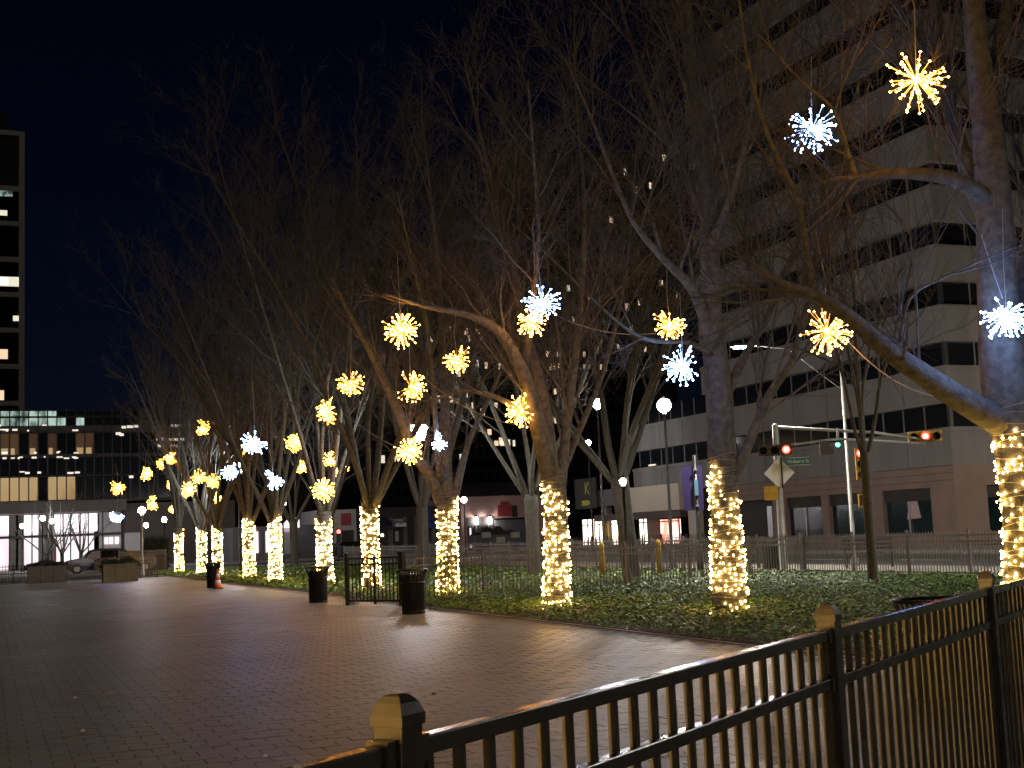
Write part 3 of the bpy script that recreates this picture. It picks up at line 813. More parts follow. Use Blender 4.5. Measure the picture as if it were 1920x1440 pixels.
for k in range(10):
    z = Z0 + k * FH
    FY1 = 85.0 if k < 2 else FYU
    bm = MB()                                    # an L of two slabs: one band of one storey
    bm.b2((FX, FY0, z), (FX + 0.5, FY1, z + 1.85)); bm.b2((FX + 0.5, FY0, z), (RX1, FY0 + 0.5, z + 1.85))
    sp = bm.build('spandrel', M['spandrel'], off)
    for yj in np.arange(FY0 + 3.3, FY1, 3.3): part_box('panel_joint', M['dark_wall'], sp, (FX - .006, yj - .015, z + .02), (FX + .01, yj + .015, z + 1.6))
    lip = MB(); lip.b2((FX - 0.08, FY0 - 0.08, z + 1.62), (FX, FY1, z + 1.78)); lip.b2((FX, FY0 - 0.08, z + 1.62), (RX1, FY0, z + 1.78))
    lip.build('ledge', M['spandrel'], sp)
    zc = z + 1.85 + 0.6
    if k < 9:
        n = 0
        y = FY0 + 1.4
        while y < FY1 - 0.8:
            inst('pane', pane_l, off, (FX + 0.42, y, zc)); inst('mullion', mull, off, (FX + 0.40, y + 0.825, zc)); y += 1.65
        x = FX + 1.4
        while x < FX + 9:
            inst('pane', pane_r, off, (x, FY0 + 0.42, zc)); inst('mullion', mullr, off, (x + 0.825, FY0 + 0.40, zc)); x += 1.65
        bm = MB(); bm.b2((FX + 0.40, FY0 + 0.40, z + 1.85), (FX + 0.6, FY0 + 0.6, z + FH)); bm.build('corner_column', M['dark_metal'], off)
# lit ceiling spots seen through one strip at the far end
for k, (px, py, w, h) in enumerate([(1222, 872, 1.0, .1), (1232, 876, .5, .16), (1227, 884, .4, .16), (1263, 873, 1.1, .09), (1272, 876, .25, .25), (1282, 871, .2, .3)]):
    p = on_x(px, py, FX + 0.3); part_box('ceiling_lamp', M['ceiling_light'], off, (FX + 0.3, p.y - w / 2, p.z - h / 2), (FX + 0.34, p.y + w / 2, p.z + h / 2))
# ground storey
def gz(px, py): return on_x(px, py, FX).z
def gy(px, py=960): return on_x(px, py, FX).y
zt = gz(1650, 921); zs_ = gz(1650, 1003)
lint = MB(); lint.b2((FX + 0.03, FY0 + 0.03, zt), (FX + 0.5, FY1, Z0)); lint.b2((FX + 0.5, FY0 + 0.03, zt), (RX1, FY0 + 0.5, Z0)); lint.build('lintel_wall', M['stone'], off)
jl = MB()
for kk in range(3): jl.b2((FX - 0.012, FY0 + 0.02, zt + 0.3 + kk * 0.36), (FX + 0.03, FY0 + 24, zt + 0.315 + kk * 0.36))
jl.build('course_joint', M['dark_wall'], off)
wins = [(1473, 1540), (1553, 1628), (1655, 1746)]
edges = []
for a, c in wins:
    y1, y0 = gy(a), gy(c); edges.append((y0, y1))
    part_box('header_panel', M['dark_wall'], off, (FX + 0.18, y0, zt - 0.62), (FX + 0.25, y1, zt))
    g_ = part_box('shop_pane', M['glass_green'], off, (FX + 0.3, y0, zs_), (FX + 0.35, y1, zt - 0.62))
    ym = y0 + (y1 - y0) * 0.52
    part_box('mullion', M['alu'], g_, (FX + 0.22, ym - 0.05, zs_), (FX + 0.3, ym + 0.05, zt - 0.62))
sill = MB(); sill.b2((FX + 0.02, FY0 + 0.02, 0.12), (FX + 0.5, gy(1425), zs_)); sill.b2((FX + 0.5, FY0 + 0.02, 0.12), (RX1, FY0 + 0.5, zs_)); sill.build('plinth', M['stone'], off)
es = sorted(edges)
prev = FY0 + 0.02
for y0, y1 in es:
    part_box('pier', M['stone'], off, (FX + 0.04, prev, zs_), (FX + 0.5, y0, zt)); prev = y1
part_box('pier', M['stone'], off, (FX + 0.04, prev, zs_), (FX + 0.5, gy(1448), zt))
# a pale cloth hanging behind one pane
p = on_x(1713, 955, FX + 0.28)
cl = MB(); cl.prism([(FX + 0.27, p.y - .55, p.z - .45), (FX + 0.27, p.y + .55, p.z - .5), (FX + 0.27, p.y + .28, p.z + .5), (FX + 0.27, p.y - .3, p.z + .48)], (0, 0, 0), (0.02, 0, 0))
cl.build('window_poster', mat('pink_cloth', (0.6, 0.45, 0.47), 0.8), off)
# windows round the corner, facing the camera
x = FX + 2.0
for k in range(4):
    part_box('header_panel', M['dark_wall'], off, (x, FY0 + 0.18, zt - 0.62), (x + 4.2, FY0 + 0.25, zt))
    g_ = part_box('shop_pane', M['glass_green'], off, (x, FY0 + 0.3, zs_), (x + 4.2, FY0 + 0.35, zt - 0.62))
    part_box('mullion', M['alu'], g_, (x + 2.1, FY0 + 0.22, zs_), (x + 2.2, FY0 + 0.3, zt - 0.62))
    part_box('pier', M['stone'], off, (x - 1.5 if k else x - 1.9, FY0 + 0.04, zs_), (x, FY0 + 0.5, zt))
    x += 5.7
# entrance and shop fronts at the far end of the ground storey
yE = gy(1448)
part_box('doorway', M['dark_wall'], off, (FX + 0.6, yE, 0.12), (FX + 0.7, gy(1283), Z0))
for a, c in ((1425, 1434), (1437, 1447)):
    part_box('glass_door', M['alu'], off, (FX + 0.5, gy(c), 0.12), (FX + 0.56, gy(a), 2.6))
part_box('column', M['cream'], off, (FX, gy(1306), 0.12), (FX + 0.5, gy(1290), Z0))
part_box('fascia_board', M['cream'], off, (FX - 0.35, gy(1283), gz(1283, 955)), (FX - 0.02, gy(1186), gz(1283, 905)))
part_box('fascia_board', M['grey_wall'], off, (FX - 0.3, gy(1186) + 0.05, gz(1150, 948)), (FX - 0.02, gy(1120), gz(1150, 917)))
part_box('shop_soffit', M['brown_wall'], off, (FX - 0.3, gy(1283), gz(1283, 955) - 0.5), (FX + 0.6, gy(1120), gz(1283, 955) - 0.02))
for k, (a, c, y_, m) in enumerate([(1083, 1104, 974, 'shop_white'), (1106, 1124, 974, 'shop_white'), (1137, 1164, 974, 'shop_white'), (1189, 1207, 972, 'shop_white'), (1227, 1265, 973, 'shop_red')]):
    wv = part_box('lit_shop_window', M[m], off, (FX + 0.36, gy(c), 0.45), (FX + 0.42, gy(a), gz(c, y_)))
    for f in (0.02, 0.5, 0.98):
        ym = gy(c) + (gy(a) - gy(c)) * f
        part_box('frame_bar', M['dark_metal'], wv, (FX + 0.30, ym - 0.05, 0.45), (FX + 0.36, ym + 0.05, gz(c, y_)))
    part_box('frame_bar', M['dark_metal'], wv, (FX + 0.31, gy(c), 1.95), (FX + 0.36, gy(a), 2.03))
part_box('shop_plinth', M['stone'], off, (FX + 0.2, gy(1283), 0.12), (FX + 0.5, gy(1080), 0.45))
for a, c in ((1125, 1136), (1209, 1222)): part_box('column', M['stone'], off, (FX + 0.1, gy(c), 0.12), (FX + 0.5, gy(a), 3.6))
# a yellow notice by the door
part_box('notice', M['yellow'], off, (FX + 0.05, gy(1137), 0.9), (FX + 0.09, gy(1127), 2.1))
# dark projecting sign with a yellow letter and an arrow
sg = thing('parking_sign', 'dark wall sign with a yellow letter K above a yellow arrow', 'sign', (FX - 0.6, gy(1100), 0))
p0, p1 = on_x(1084, 950, FX - 0.6), on_x(1113, 900, FX - 0.6)
part_box('board', M['dark_wall'], sg, (FX - 0.6, p1.y - .3, p0.z - .2), (FX - 0.45, p0.y + .5, p1.z + .2))
SIGN_Y = mat('sign_yellow', (0.55, 0.5, 0.04), 0.5)
def text(name, body, size, loc, rot, m, parent):
    cu = bpy.data.curves.new(name, 'FONT'); cu.body = body; cu.size = size; cu.extrude = 0.012; cu.align_x = 'CENTER'; cu.align_y = 'CENTER'
    cu.materials.append(m)
    tmp = bpy.data.objects.new(name, cu); COL.objects.link(tmp)
    me = bpy.data.meshes.new_from_object(tmp.evaluated_get(bpy.context.evaluated_depsgraph_get()))
    bpy.data.objects.remove(tmp)
    o = bpy.data.objects.new(name, me); COL.objects.link(o)
    r = rootloc(parent); o.parent = parent; o.location = (loc[0] - r[0], loc[1] - r[1], loc[2] - r[2]); o.rotation_euler = rot
    return o
ZR = math.radians
pk = on_x(1101, 917, FX - 0.6)
text('letter', 'K', 1.35, (FX - 0.63, pk.y, pk.z), (ZR(90), 0, ZR(-90)), SIGN_Y, sg)
pa = on_x(1099, 943, FX - 0.6); ar = MB(); x_ = FX - 0.63
ar.prism([(x_, pa.y + .75, pa.z - .2), (x_, pa.y - .45, pa.z - .2), (x_, pa.y - .75, pa.z), (x_, pa.y - .45, pa.z + .2), (x_, pa.y + .75, pa.z + .2)], (0, 0, 0), (0.03, 0, 0))
ar.build('arrow', SIGN_Y, sg)

# ---- low shops beyond the cross street (front wall on the plane y = SY)
SY = 119.0
def sx_(px, py=1000): return on_y(px, py, SY).x
def sz_(px, py): return on_y(px, py, SY).z
pk_ = thing('pink_building', 'low pink rendered building with ribbed dark roof and wall lamps', 'building', (sx_(868), SY, 0))
X0, X1 = sx_(866), sx_(1060)
part_box('wall', M['pink'], pk_, (X0, SY, 0.1), (X1, SY + 10, sz_(930, 930)))
rf = MB(); zt_, zr_ = sz_(930, 930), sz_(930, 903)
rf.prism([(X0 - .3, SY - .5, zt_ + .02), (X0 - .3, SY + 5, zr_), (X0 - .3, SY + 10.3, zt_ + .02)], (0, 0, 0), (X1 - X0 + .3, 0, 0)); ro = rf.build('roof', M['roof'], pk_)
for k in range(26):
    x = X0 - .2 + k * (X1 - X0) / 26
    rb = MB(); rb.tube([(x, SY - .5, zt_ + .08), (x, SY + 5, zr_ + .06)], .07, 4); rb.build('rib', M['roof'], ro)
part_box('grey_panel', M['grey_wall'], pk_, (sx_(928), SY - .12, .1), (sx_(1000), SY - .005, sz_(960, 974)))
part_box('panel_lip', M['black'], pk_, (sx_(926), SY - .3, sz_(960, 974)), (sx_(1000), SY - .005, sz_(960, 971)))
part_box('entrance', M['dark_wall'], pk_, (sx_(876), SY - .1, .1), (sx_(926), SY - .005, sz_(900, 970)))
for k in range(9):
    x = sx_(878) + k * (sx_(924) - sx_(878)) / 8; part_box('gate_bar', M['black'], pk_, (x - .05, SY - .25, .1), (x + .05, SY - .15, sz_(900, 985)))
part_box('lit_doorway', M['lobby'], pk_, (sx_(879.5), SY - .14, .4), (sx_(884.5), SY - .11, sz_(882, 990)))
for px in (893.5, 919):
    lm = MB(); q = on_y(px, 976, SY - .35); lm.lathe((q.x, q.y, q.z - .35), [(.14, 0), (.16, .35), (.12, .7)], 8)
    w_ = lm.build('wall_lamp', M['lamp_wall'], pk_); cp = MB(); cp.lathe((q.x, q.y, q.z + .36), [(.3, 0), (.28, .08), (.05, .2)], 8); cp.build('lamp_cap', M['black'], w_)
q = on_y(948, 957, SY - .1)
sh = MB(); sh.box((q.x - .1, q.y - .06, q.z), (1.5, .1, 1.1)); sh.box((q.x - .1, q.y - .06, q.z + .7), (.9, .1, .35)); sh.build('crest_sign', M['red'], pk_)
sh = MB(); sh.box((q.x + .95, q.y - .05, q.z - .1), (.5, .08, 1.1)); sh.build('crest_shade', M['dark_wall'], pk_)

sp_ = thing('awning_shops', 'dark row of small shops with dark, white and blue awnings', 'building', (sx_(690), SY + 1, 0))
part_box('wall', M['dark_wall'], sp_, (sx_(676), SY + .6, .1), (X0 - .1, SY + 9, sz_(760, 950)))
def awning(px0, px1, py0, py1, m, proj=1.2):
    a = MB(); x0, x1 = sx_(px0), sx_(px1); z0, z1 = sz_(px0, py1), sz_(px0, py0)
    a.prism([(x0, SY + .59, z1), (x0, SY + .59 - proj, z0 + .35), (x0, SY + .59 - proj, z0), (x0, SY + .59, z0)], (0, 0, 0), (x1 - x0, 0, 0))
    return a.build('awning', M[m], sp_)
awning(712, 733, 970, 994, 'awning_dark'); aw = awning(738, 759, 973, 988, 'awning_white'); awning(786, 812, 955, 991, 'awning_blue', 1.6); awning(690, 709, 972, 992, 'awning_dark')
sq = MB(); q = on_y(748, 980, SY - .65)
sq.tube([(q.x - .8, q.y, q.z), (q.x - .55, q.y, q.z + .25), (q.x - .4, q.y, q.z - .1), (q.x - .1, q.y, q.z + .12), (q.x + .15, q.y, q.z - .08), (q.x + .4, q.y, q.z + .14), (q.x + .8, q.y, q.z)], .05, 4); sq.build('script_lettering', M['awning_dark'], aw)
for a_, c_, y0, y1, m in ((744, 750, 996, 1015, 'white_wall'), (786, 803, 1031, 1034, 'lobby'), (717, 722, 1001, 1006, 'shop_white')):
    part_box('shop_front', M[m], sp_, (sx_(a_), SY + .5, sz_(a_, y1)), (sx_(c_), SY + .58, sz_(a_, y0)))
for px in (708, 735, 762, 783, 815): part_box('pillar', M['grey_wall'], sp_, (sx_(px) - .2, SY + .3, .1), (sx_(px) + .2, SY + .59, 3.6))

rs = thing('white_shop', 'white walled shop front with red sign, left of the awning shops', 'building', (sx_(625), SY + 1, 0))
part_box('wall', M['white_wall'], rs, (sx_(600), SY + 1, .1), (sx_(676) - .1, SY + 8, sz_(640, 955)))
part_box('red_sign', M['red'], rs, (sx_(645), SY + .7, sz_(650, 985)), (sx_(663), SY + .99, sz_(650, 962)))
part_box('door', M['dark_wall'], rs, (sx_(645), SY + .9, .1), (sx_(668), SY + .99, sz_(650, 994)))
cs = thing('lit_canopy_shop', 'shop with a bright pitched canopy behind the seventh lit trunk', 'building', (sx_(545), SY + 1, 0))
part_box('wall', M['grey_wall'], cs, (sx_(440), SY + 1, .1), (sx_(600) - .1, SY + 8, sz_(540, 985)))
cn = MB(); cn.prism([(sx_(528), SY - .5, sz_(540, 990)), (sx_(560), SY - .5, sz_(540, 990)), (sx_(560), SY - .5, sz_(540, 975)), (sx_(548), SY - .5, sz_(540, 968))], (0, 0, 0), (0, 1.4, 0)); cn.build('canopy', M['lobby'], cs)
for px, m in ((476, 'white_wall'), (484, 'lobby'), (496, 'grey_wall'), (505, 'lobby')): part_box('panel', M[m], cs, (sx_(px - 3.5), SY + .8, .8), (sx_(px + 3.5), SY + .98, sz_(px, 996)))
for k in range(14): part_box('screen_bar', M['alu'], cs, (sx_(530 + 2 * k) - .03, SY + .2, .6), (sx_(530 + 2 * k) + .03, SY + .28, sz_(540, 990)))
part_box('screen_panel', M['lobby'], cs, (sx_(529), SY + .85, 2.6), (sx_(559), SY + .98, sz_(540, 991)))

# ---- glass building at the far left
GY = 130.0
def lx(px, py=900): return on_y(px, py, GY).x
def lz(px, py): return on_y(px, py, GY).z
gl = thing('glass_building', 'dark glass office block with lit yellow windows above a bright lobby, far left', 'building', (lx(100), GY, 0))
XA, XB = lx(-140), lx(352)
part_box('wall', M['dark_wall'], gl, (XA, GY + .5, lz(100, 943)), (XB, GY + 25, lz(100, 768)))
rows = [(770, 779), (783, 797), (812, 851), (858, 891), (894, 937)]
ncol = 27; cw = (lx(346) - lx(-130)) / ncol
gr = random.Random(77)
lit_y = {}
for ri, (y0, y1) in enumerate(rows):
    z1, z0 = lz(100, y0), lz(100, y1)
    for c in range(ncol):
        xa = lx(-130) + c * cw
        pxc = -130 + (c + .5) * 476 / ncol
        m = 'dark_glass'
        if ri in (0, 1) and pxc < 122 and gr.random() < .93: m = 'office_green'
        if ri == 1 and 130 < pxc < 148: m = 'office_green'
        if ri == 2 and (pxc < 22 or 47 < pxc < 72 or 84 < pxc < 108 or 132 < pxc < 165): m = 'office_brown'
        if ri == 4 and (pxc < 72 or 84 < pxc < 136): m = 'office_yellow'
        pn = part_box('window', M[m], gl, (xa + .06, GY + .38, z0), (xa + cw - .06, GY + .48, z1))
        part_box('mullion', M['black'], gl, (xa - .05, GY + .22, z0 - .2), (xa + .05, GY + .499, z1 + .2))
        if ri == 2 and m == 'office_brown': part_box('blind_gap', M['office_yellow'], pn, (xa + .1, GY + .34, z0), (xa + cw * gr.uniform(.5, .9), GY + .375, z0 + (z1 - z0) * .3))
for py, n in ((806, 6), (848, 8), (858, 10), (886, 6), (797, 2)):       # rows of small ceiling lamps behind the glass
    for k in range(n):
        px = gr.uniform(-5, 145); q = on_y(px, py + gr.uniform(-1.5, 1.5), GY + .2)
        w = gr.uniform(.08, .28); hh = gr.uniform(.05, .1); part_box('ceiling_lamp', M['ceiling_light'], gl, (q.x - w, GY + .16, q.z - hh), (q.x + w, GY + .2, q.z + hh))
for px, py, w in ((232, 801, .2), (244, 800, .3), (255, 799, .2), (330, 798, .5), (222, 813, .25), (228, 815, .2), (303, 823, .5), (322, 824, .9), (335, 824, .5), (330, 836, .5), (303, 836, .4), (246, 894, .2)):
    q = on_y(px, py, GY + .2); part_box('ceiling_lamp', M['ceiling_light'], gl, (q.x - w, GY + .15, q.z - .12), (q.x + w, GY + .2, q.z + .12))
# overhanging soffit and lobby
part_box('soffit', M['brown_wall'], gl, (XA, GY - 2.5, lz(100, 962)), (lx(232), GY + 8, lz(100, 941)))
zl1 = lz(100, 963)
part_box('lobby_back', M['lobby'], gl, (XA, GY + 3.0, .1), (lx(180), GY + 3.2, zl1 - 1.8))
part_box('lobby_ceiling_band', M['lobby_hot'], gl, (XA, GY + 2.6, zl1 - 1.75), (lx(186), GY + 2.9, zl1 - .02))
part_box('transom', M['dark_metal'], gl, (XA, GY - .1, zl1 - 2.2), (lx(226), GY, zl1 - 1.95))
part_box('lobby_end', M['white_wall'], gl, (lx(187), GY + 1, .1), (lx(228), GY + 1.3, zl1))
for px in (200, 209, 220): part_box('lobby_pane', M['lobby'], gl, (lx(px - 3.5), GY + .8, 2.2), (lx(px + 3.5), GY + .99, zl1 - 2.4))
part_box('red_panel', mat('lobby_red', (0.7, 0.08, 0.07), 0.6), gl, (lx(98), GY + 1.5, .1), (lx(107), GY + 1.7, zl1 - 2.3))
for px in (-60, -20, 18, 60, 118, 132, 150, 165, 192): part_box('lobby_mullion', M['dark_metal'], gl, (lx(px) - .06, GY - .1, .1), (lx(px) + .06, GY, zl1))
for px in (27, 38, 80, 95): part_box('column', M['concrete'], gl, (lx(px) - .35, GY + .6, .1), (lx(px) + .35, GY + 1.2, zl1))
# plain wing on the right of it
wg = thing('dark_wing', 'dark plain building wing right of the bright lobby', 'building', (lx(290), GY, 0))
part_box('wall', M['brown_wall'], wg, (lx(232) + .05, GY + .2, .1), (lx(440), GY + 20, lz(290, 942)))
part_box('lit_wall', M['white_wall'], wg, (lx(233), GY + .1, .1), (lx(262), GY + .195, 3.2))

# ---- tower at the left edge
TY = 255.0
def tx(px, py=500): return on_y(px, py, TY).x
def tz(px, py): return on_y(px, py, TY).z
tw_ = thing('tower_block', 'slim high-rise with pale concrete grid at the left edge', 'building', (tx(0), TY, 0))
xr = tx(46, 600); xl = tx(-170, 600)
part_box('core', M['dark_wall'], tw_, (xl, TY + .6, 0), (xr - .3, TY + 22, tz(20, 250)))
part_box('crown', M['dark_wall'], tw_, (xl, TY + 2, tz(20, 250)), (tx(14, 220), TY + 18, tz(10, 203)))
part_box('corner_pier', M['tower_frame'], tw_, (xr - 1.0, TY - .2, 0), (xr, TY + .6, tz(46, 248)))
grid = [248, 352, 418, 485, 551, 618, 686, 755]
for y in grid: part_box('floor_band', M['tower_frame'], tw_, (xl, TY - .1, tz(20, y) - .55), (xr - 1.02, TY + .58, tz(20, y) + .35))
gp = boxmesh('pane', M['dark_glass'], (1.5, .1, 2.1))
for i in range(1, len(grid) - 1):
    z1, z0 = tz(20, grid[i]), tz(20, grid[i + 1])
    for rr_ in range(3):
        for c in range(9):
            inst('pane', gp, tw_, (xr - 2.0 - c * 1.62, TY + .5, z1 - 1.75 - rr_ * (z1 - z0 - 1.0) / 3))
for px, py, w, h, m in ((4, 399, .9, .5, 'win_lit2'), (22, 528, 2.2, .9, 'win_lit2'), (2, 527, 1.2, .7, 'win_lit2'), (34, 597, .9, .5, 'win_lit2'), (7, 664, .7, .9, 'win_lit'), (1, 741, .6, .9, 'win_lit'), (8, 362, .8, .6, 'office_green'), (18, 362, .5, .6, 'office_green')):
    q = on_y(px, py, TY + .4); part_box('lit_window', M[m], tw_, (q.x - w, TY + .35, q.z - h), (q.x + w, TY + .44, q.z + h))

# ---- dark high-rise behind the crowns
HY = 265.0
def hx(px, py=600): return on_y(px, py, HY).x
def hz_(px, py): return on_y(px, py, HY).z
hr = thing('dark_high_rise', 'dark apartment high-rise with scattered lit windows behind the crowns', 'building', (hx(980), HY, 0))
part_box('wall', M['dark_wall'], hr, (hx(690), HY + .2, 0), (hx(1262), HY + 30, hz_(980, 480)))
part_box('upper_wall', M['dark_wall'], hr, (hx(1010), HY + .2, hz_(980, 480)), (hx(1262), HY + 30, hz_(1150, 285)))
lit = [(744, 861), (718, 861), (874, 621), (896, 621), (880, 635), (884, 580), (911, 585), (905, 634), (903, 634), (945, 635), (843, 617), (809, 634), (1028, 664), (1048, 664), (1058, 665), (1000, 686), (1009, 686), (1031, 688), (1039, 687), (1050, 686), (1098, 688), (1117, 689), (1127, 688), (1135, 689), (808, 749), (822, 748), (847, 748), (937, 686), (912, 685), (895, 682), (1041, 734), (1096, 664),
       (822, 858), (833, 857), (844, 856), (865, 857), (931, 831), (942, 831), (953, 830), (964, 831), (918, 810), (940, 827), (1043, 788), (1140, 815), (887, 760), (905, 772), (1120, 700), (1185, 617), (1176, 575), (1200, 566), (1240, 530), (1271, 553), (1146, 412), (1177, 399), (1182, 398), (1245, 296), (1220, 348), (1172, 322), (1236, 166), (1192, 356), (1066, 540), (1014, 545), (1024, 560), (1075, 600), (985, 640), (860, 700), (875, 740), (930, 760), (960, 705), (1160, 650), (1210, 655), (1105, 560)]
hrr = random.Random(5)
wl = {k: boxmesh('lit_window', M[k], (.8, .1, 1.5)) for k in ('win_lit', 'win_lit2')}
for px, py in lit:
    if py < 290: continue
    q = on_y(px, py, HY); inst('lit_window', wl['win_lit' if hrr.random() < .7 else 'win_lit2'], hr, (q.x, HY + .08, q.z), scale=(hrr.uniform(.6, 1.2), 1, hrr.uniform(.7, 1.1)))
uw = MB()
for r_ in range(26):
    z = 4 + r_ * 3.05
    for c in range(int((hx(1255) - hx(700)) / 1.9)):
        x = hx(700) + c * 1.9
        if z > hz_(980, 480) - 3 and x < hx(1015): continue
        if z > hz_(1150, 285) - 3: continue
        uw.b2((x, HY + .12, z), (x + 1.1, HY + .19, z + 1.6))
o = uw.build('dark_windows', M['dark_glass'], hr); o['kind'] = 'stuff'

# ================================================================== FENCES
# ---- fence in the foreground
FA = at(746, 1360, 2.40); FA.z = 0
FD = Vector((math.sin(YAW + math.radians(31.8)), math.cos(YAW + math.radians(31.8)), 0))
FANG = math.atan2(FD.y, FD.x)
SP = 2.44; PWD = 0.066
fen = thing('picket_fence', 'dark metal picket fence crossing the foreground at lower right', 'fence', tuple(FA))
post_m = MB(); post_m.box((0, 0, 0.635), (PWD, PWD, 1.27)); post_me = post_m.mesh('post', M['fence'])
cap = MB()
def ring(w, z): h = w / 2; return [(-h, -h, z), (h, -h, z), (h, h, z), (-h, h, z)]
lv = [ring(.074, 1.258), ring(.075, 1.276), ring(.074, 1.280), ring(.058, 1.300), ring(.036, 1.312), ring(.012, 1.316)]
vv = [q for l_ in lv for q in l_]
ff = [(3, 2, 1, 0), (20, 21, 22, 23)]
for i in range(5):
    for j in range(4): a = i * 4 + j; c = i * 4 + (j + 1) % 4; ff.append((a, c, c + 4, a + 4))
cap.add(vv, ff); cap_me = cap.mesh('cap', M['fence'])
def bevel_obj(o, w):
    md = o.modifiers.new('edge', 'BEVEL'); md.width = w; md.segments = 2; md.limit_method = 'ANGLE'
LEN = SP - PWD
def rail_mesh(h, t, z):
    bm = MB(); bm.box((0, 0, z), (LEN, t, h)); return bm.mesh('rail', M['fence'])
rails = [rail_mesh(.036, .036, 1.212), rail_mesh(.036, .036, 1.052), rail_mesh(.036, .036, .11)]
pk_b = MB(); pk_b.box((0, 0, .63), (.019, .019, 1.13)); pk_me = pk_b.mesh('picket', M['fence'])
brk = MB(); brk.box((0, 0, 0), (.03, .05, .05)); brk_me = brk.mesh('bracket', M['fence'])
NPK = 22
for k in range(-2, 6):
    base = FA + FD * (SP * k)
    po = inst('post', post_me, fen, base, (0, 0, FANG)); bevel_obj(po, .003)
    co = bpy.data.objects.new('cap', cap_me); COL.objects.link(co); co.parent = po; bevel_obj(co, .002)
    if k == 5: break
    mid = base + FD * (SP / 2)
    for rm in rails:
        ro_ = inst('rail', rm, fen, mid, (0, 0, FANG)); bevel_obj(ro_, .0035)
    for e in (PWD / 2 + .016, SP - PWD / 2 - .016):
        for z in (1.212, 1.052): inst('bracket', brk_me, fen, base + FD * e + Vector((0, 0, z)), (0, 0, FANG))
    for i in range(NPK):
        q = base + FD * (PWD / 2 + LEN * (i + .5) / NPK)
        inst('picket', pk_me, fen, q, (0, 0, FANG))

# ---- plain picket fences behind the ivy
def plain_fence(name, label, A, B, m, h=1.15, gap=0.112, group='picket fences behind the ivy', limit=10 ** 6, panel=2.4, tops=0.06):
    A, B = Vector(A), Vector(B)
    f = thing(name, label, 'fence', tuple(A), group)
    d = B - A; L = d.length; d.normalize(); ang = math.atan2(d.y, d.x)
    pm = boxmesh('picket', M[m], (.02, .02, h), (0, 0, h / 2 + .04))
    po = boxmesh('post', M[m], (.06, .06, h + .1), (0, 0, (h + .1) / 2))
    n = int(L / gap); joined = MB()
    for i in range(n):
        q = A + d * (gap * (i + .5))
        if i < limit: inst('picket', pm, f, q, (0, 0, ang))
        else: joined.box((q.x, q.y, h / 2 + .04), (.02, .02, h), ang)
    if joined.v: o = joined.build('pickets', M[m], f); o['kind'] = 'stuff'
    np_ = max(1, round(L / panel))
    for i in range(np_ + 1): inst('post', po, f, A + d * (L * i / np_), (0, 0, ang))
    for z in (h - tops, h - .22, .14):
        rm = MB(); c = (A + B) / 2; rm.box((c.x, c.y, z), (L, .03, .035), ang); rm.build('rail', M[m], f)
    return f
GP = Vector((9.15, 30.1, 0))                    # gate post
plain_fence('cross_fence', 'dark picket fence running back from the gate across the ivy', GP, (BACKF, 33.2, 0), 'fence_far')
plain_fence('rear_fence', 'long picket fence at the back of the ivy, along the street at right', (BACKF, 33.2, 0), (BACKF + .8, 8, 0), 'fence_far', limit=220)
plain_fence('rear_fence', 'farther picket fence along the street, left of the cross fence', (BACKF, 33.4, 0), (BACKF, 88, 0), 'fence_far', limit=200, gap=.14)
plain_fence('rear_fence', 'black railing on the far sidewalk before the lit shops', (38.1, 66, .1), (38.1, 86, .1), 'gate', h=1.0, gap=.16)
plain_fence('end_fence', 'low railing closing the far end of the plaza behind the planters', (-14, 76.5, 0), (8.8, 76.5, 0), 'gate', h=1.0, gap=.16)
plain_fence('end_fence', 'wooden board fence at the end of the tree row', (7.4, 84, 0), (10.2, 84.0, 0), 'wood', h=1.5, gap=.06)

# ---- gate with its own posts
gt = thing('metal_gate', 'closed black metal gate at the plaza edge, left of the nearer trash can', 'gate', tuple(GP))
g0 = on_ground(652, 1136); g0.z = 0; g1 = GP.copy()
gd = (g1 - g0); gL = gd.length; gd.normalize(); ga = math.atan2(gd.y, gd.x)
for q, w in ((g0, .07), (g1 + gd * -.02, .13)):
    pm = MB(); pm.box((q.x, q.y, .62), (w, w, 1.24), ga); pm.box((q.x, q.y, 1.26), (w + .02, w + .02, .04), ga); pm.build('post', M['gate'], gt)
q = (g0 + g1) / 2; mid_ = MB(); mid_.box((q.x, q.y, .62), (.05, .05, 1.16), ga); mid_.build('post', M['gate'], gt)
for z in (1.15, 1.0, .12):
    rm = MB(); rm.box((q.x, q.y, z), (gL - .1, .035, .04), ga); rm.build('rail', M['gate'], gt)
gp_me = boxmesh('picket', M['gate'], (.02, .02, 1.06), (0, 0, .63))
for i in range(15): inst('picket', gp_me, gt, g0 + gd * (gL * (i + .5) / 15), (0, 0, ga))
la = MB(); la.box((g1.x - gd.x * .12, g1.y - gd.y * .12, .92), (.12, .07, .14), ga); la.build('latch', M['steel'], gt)
blk = MB(); q = on_ground(661, 1134); blk.box((q.x, q.y, .055), (.28, .14, .10), ga + .1); tag(blk.build('concrete_block', M['white_wall']), 'small white block at the foot of the black gate', 'block')

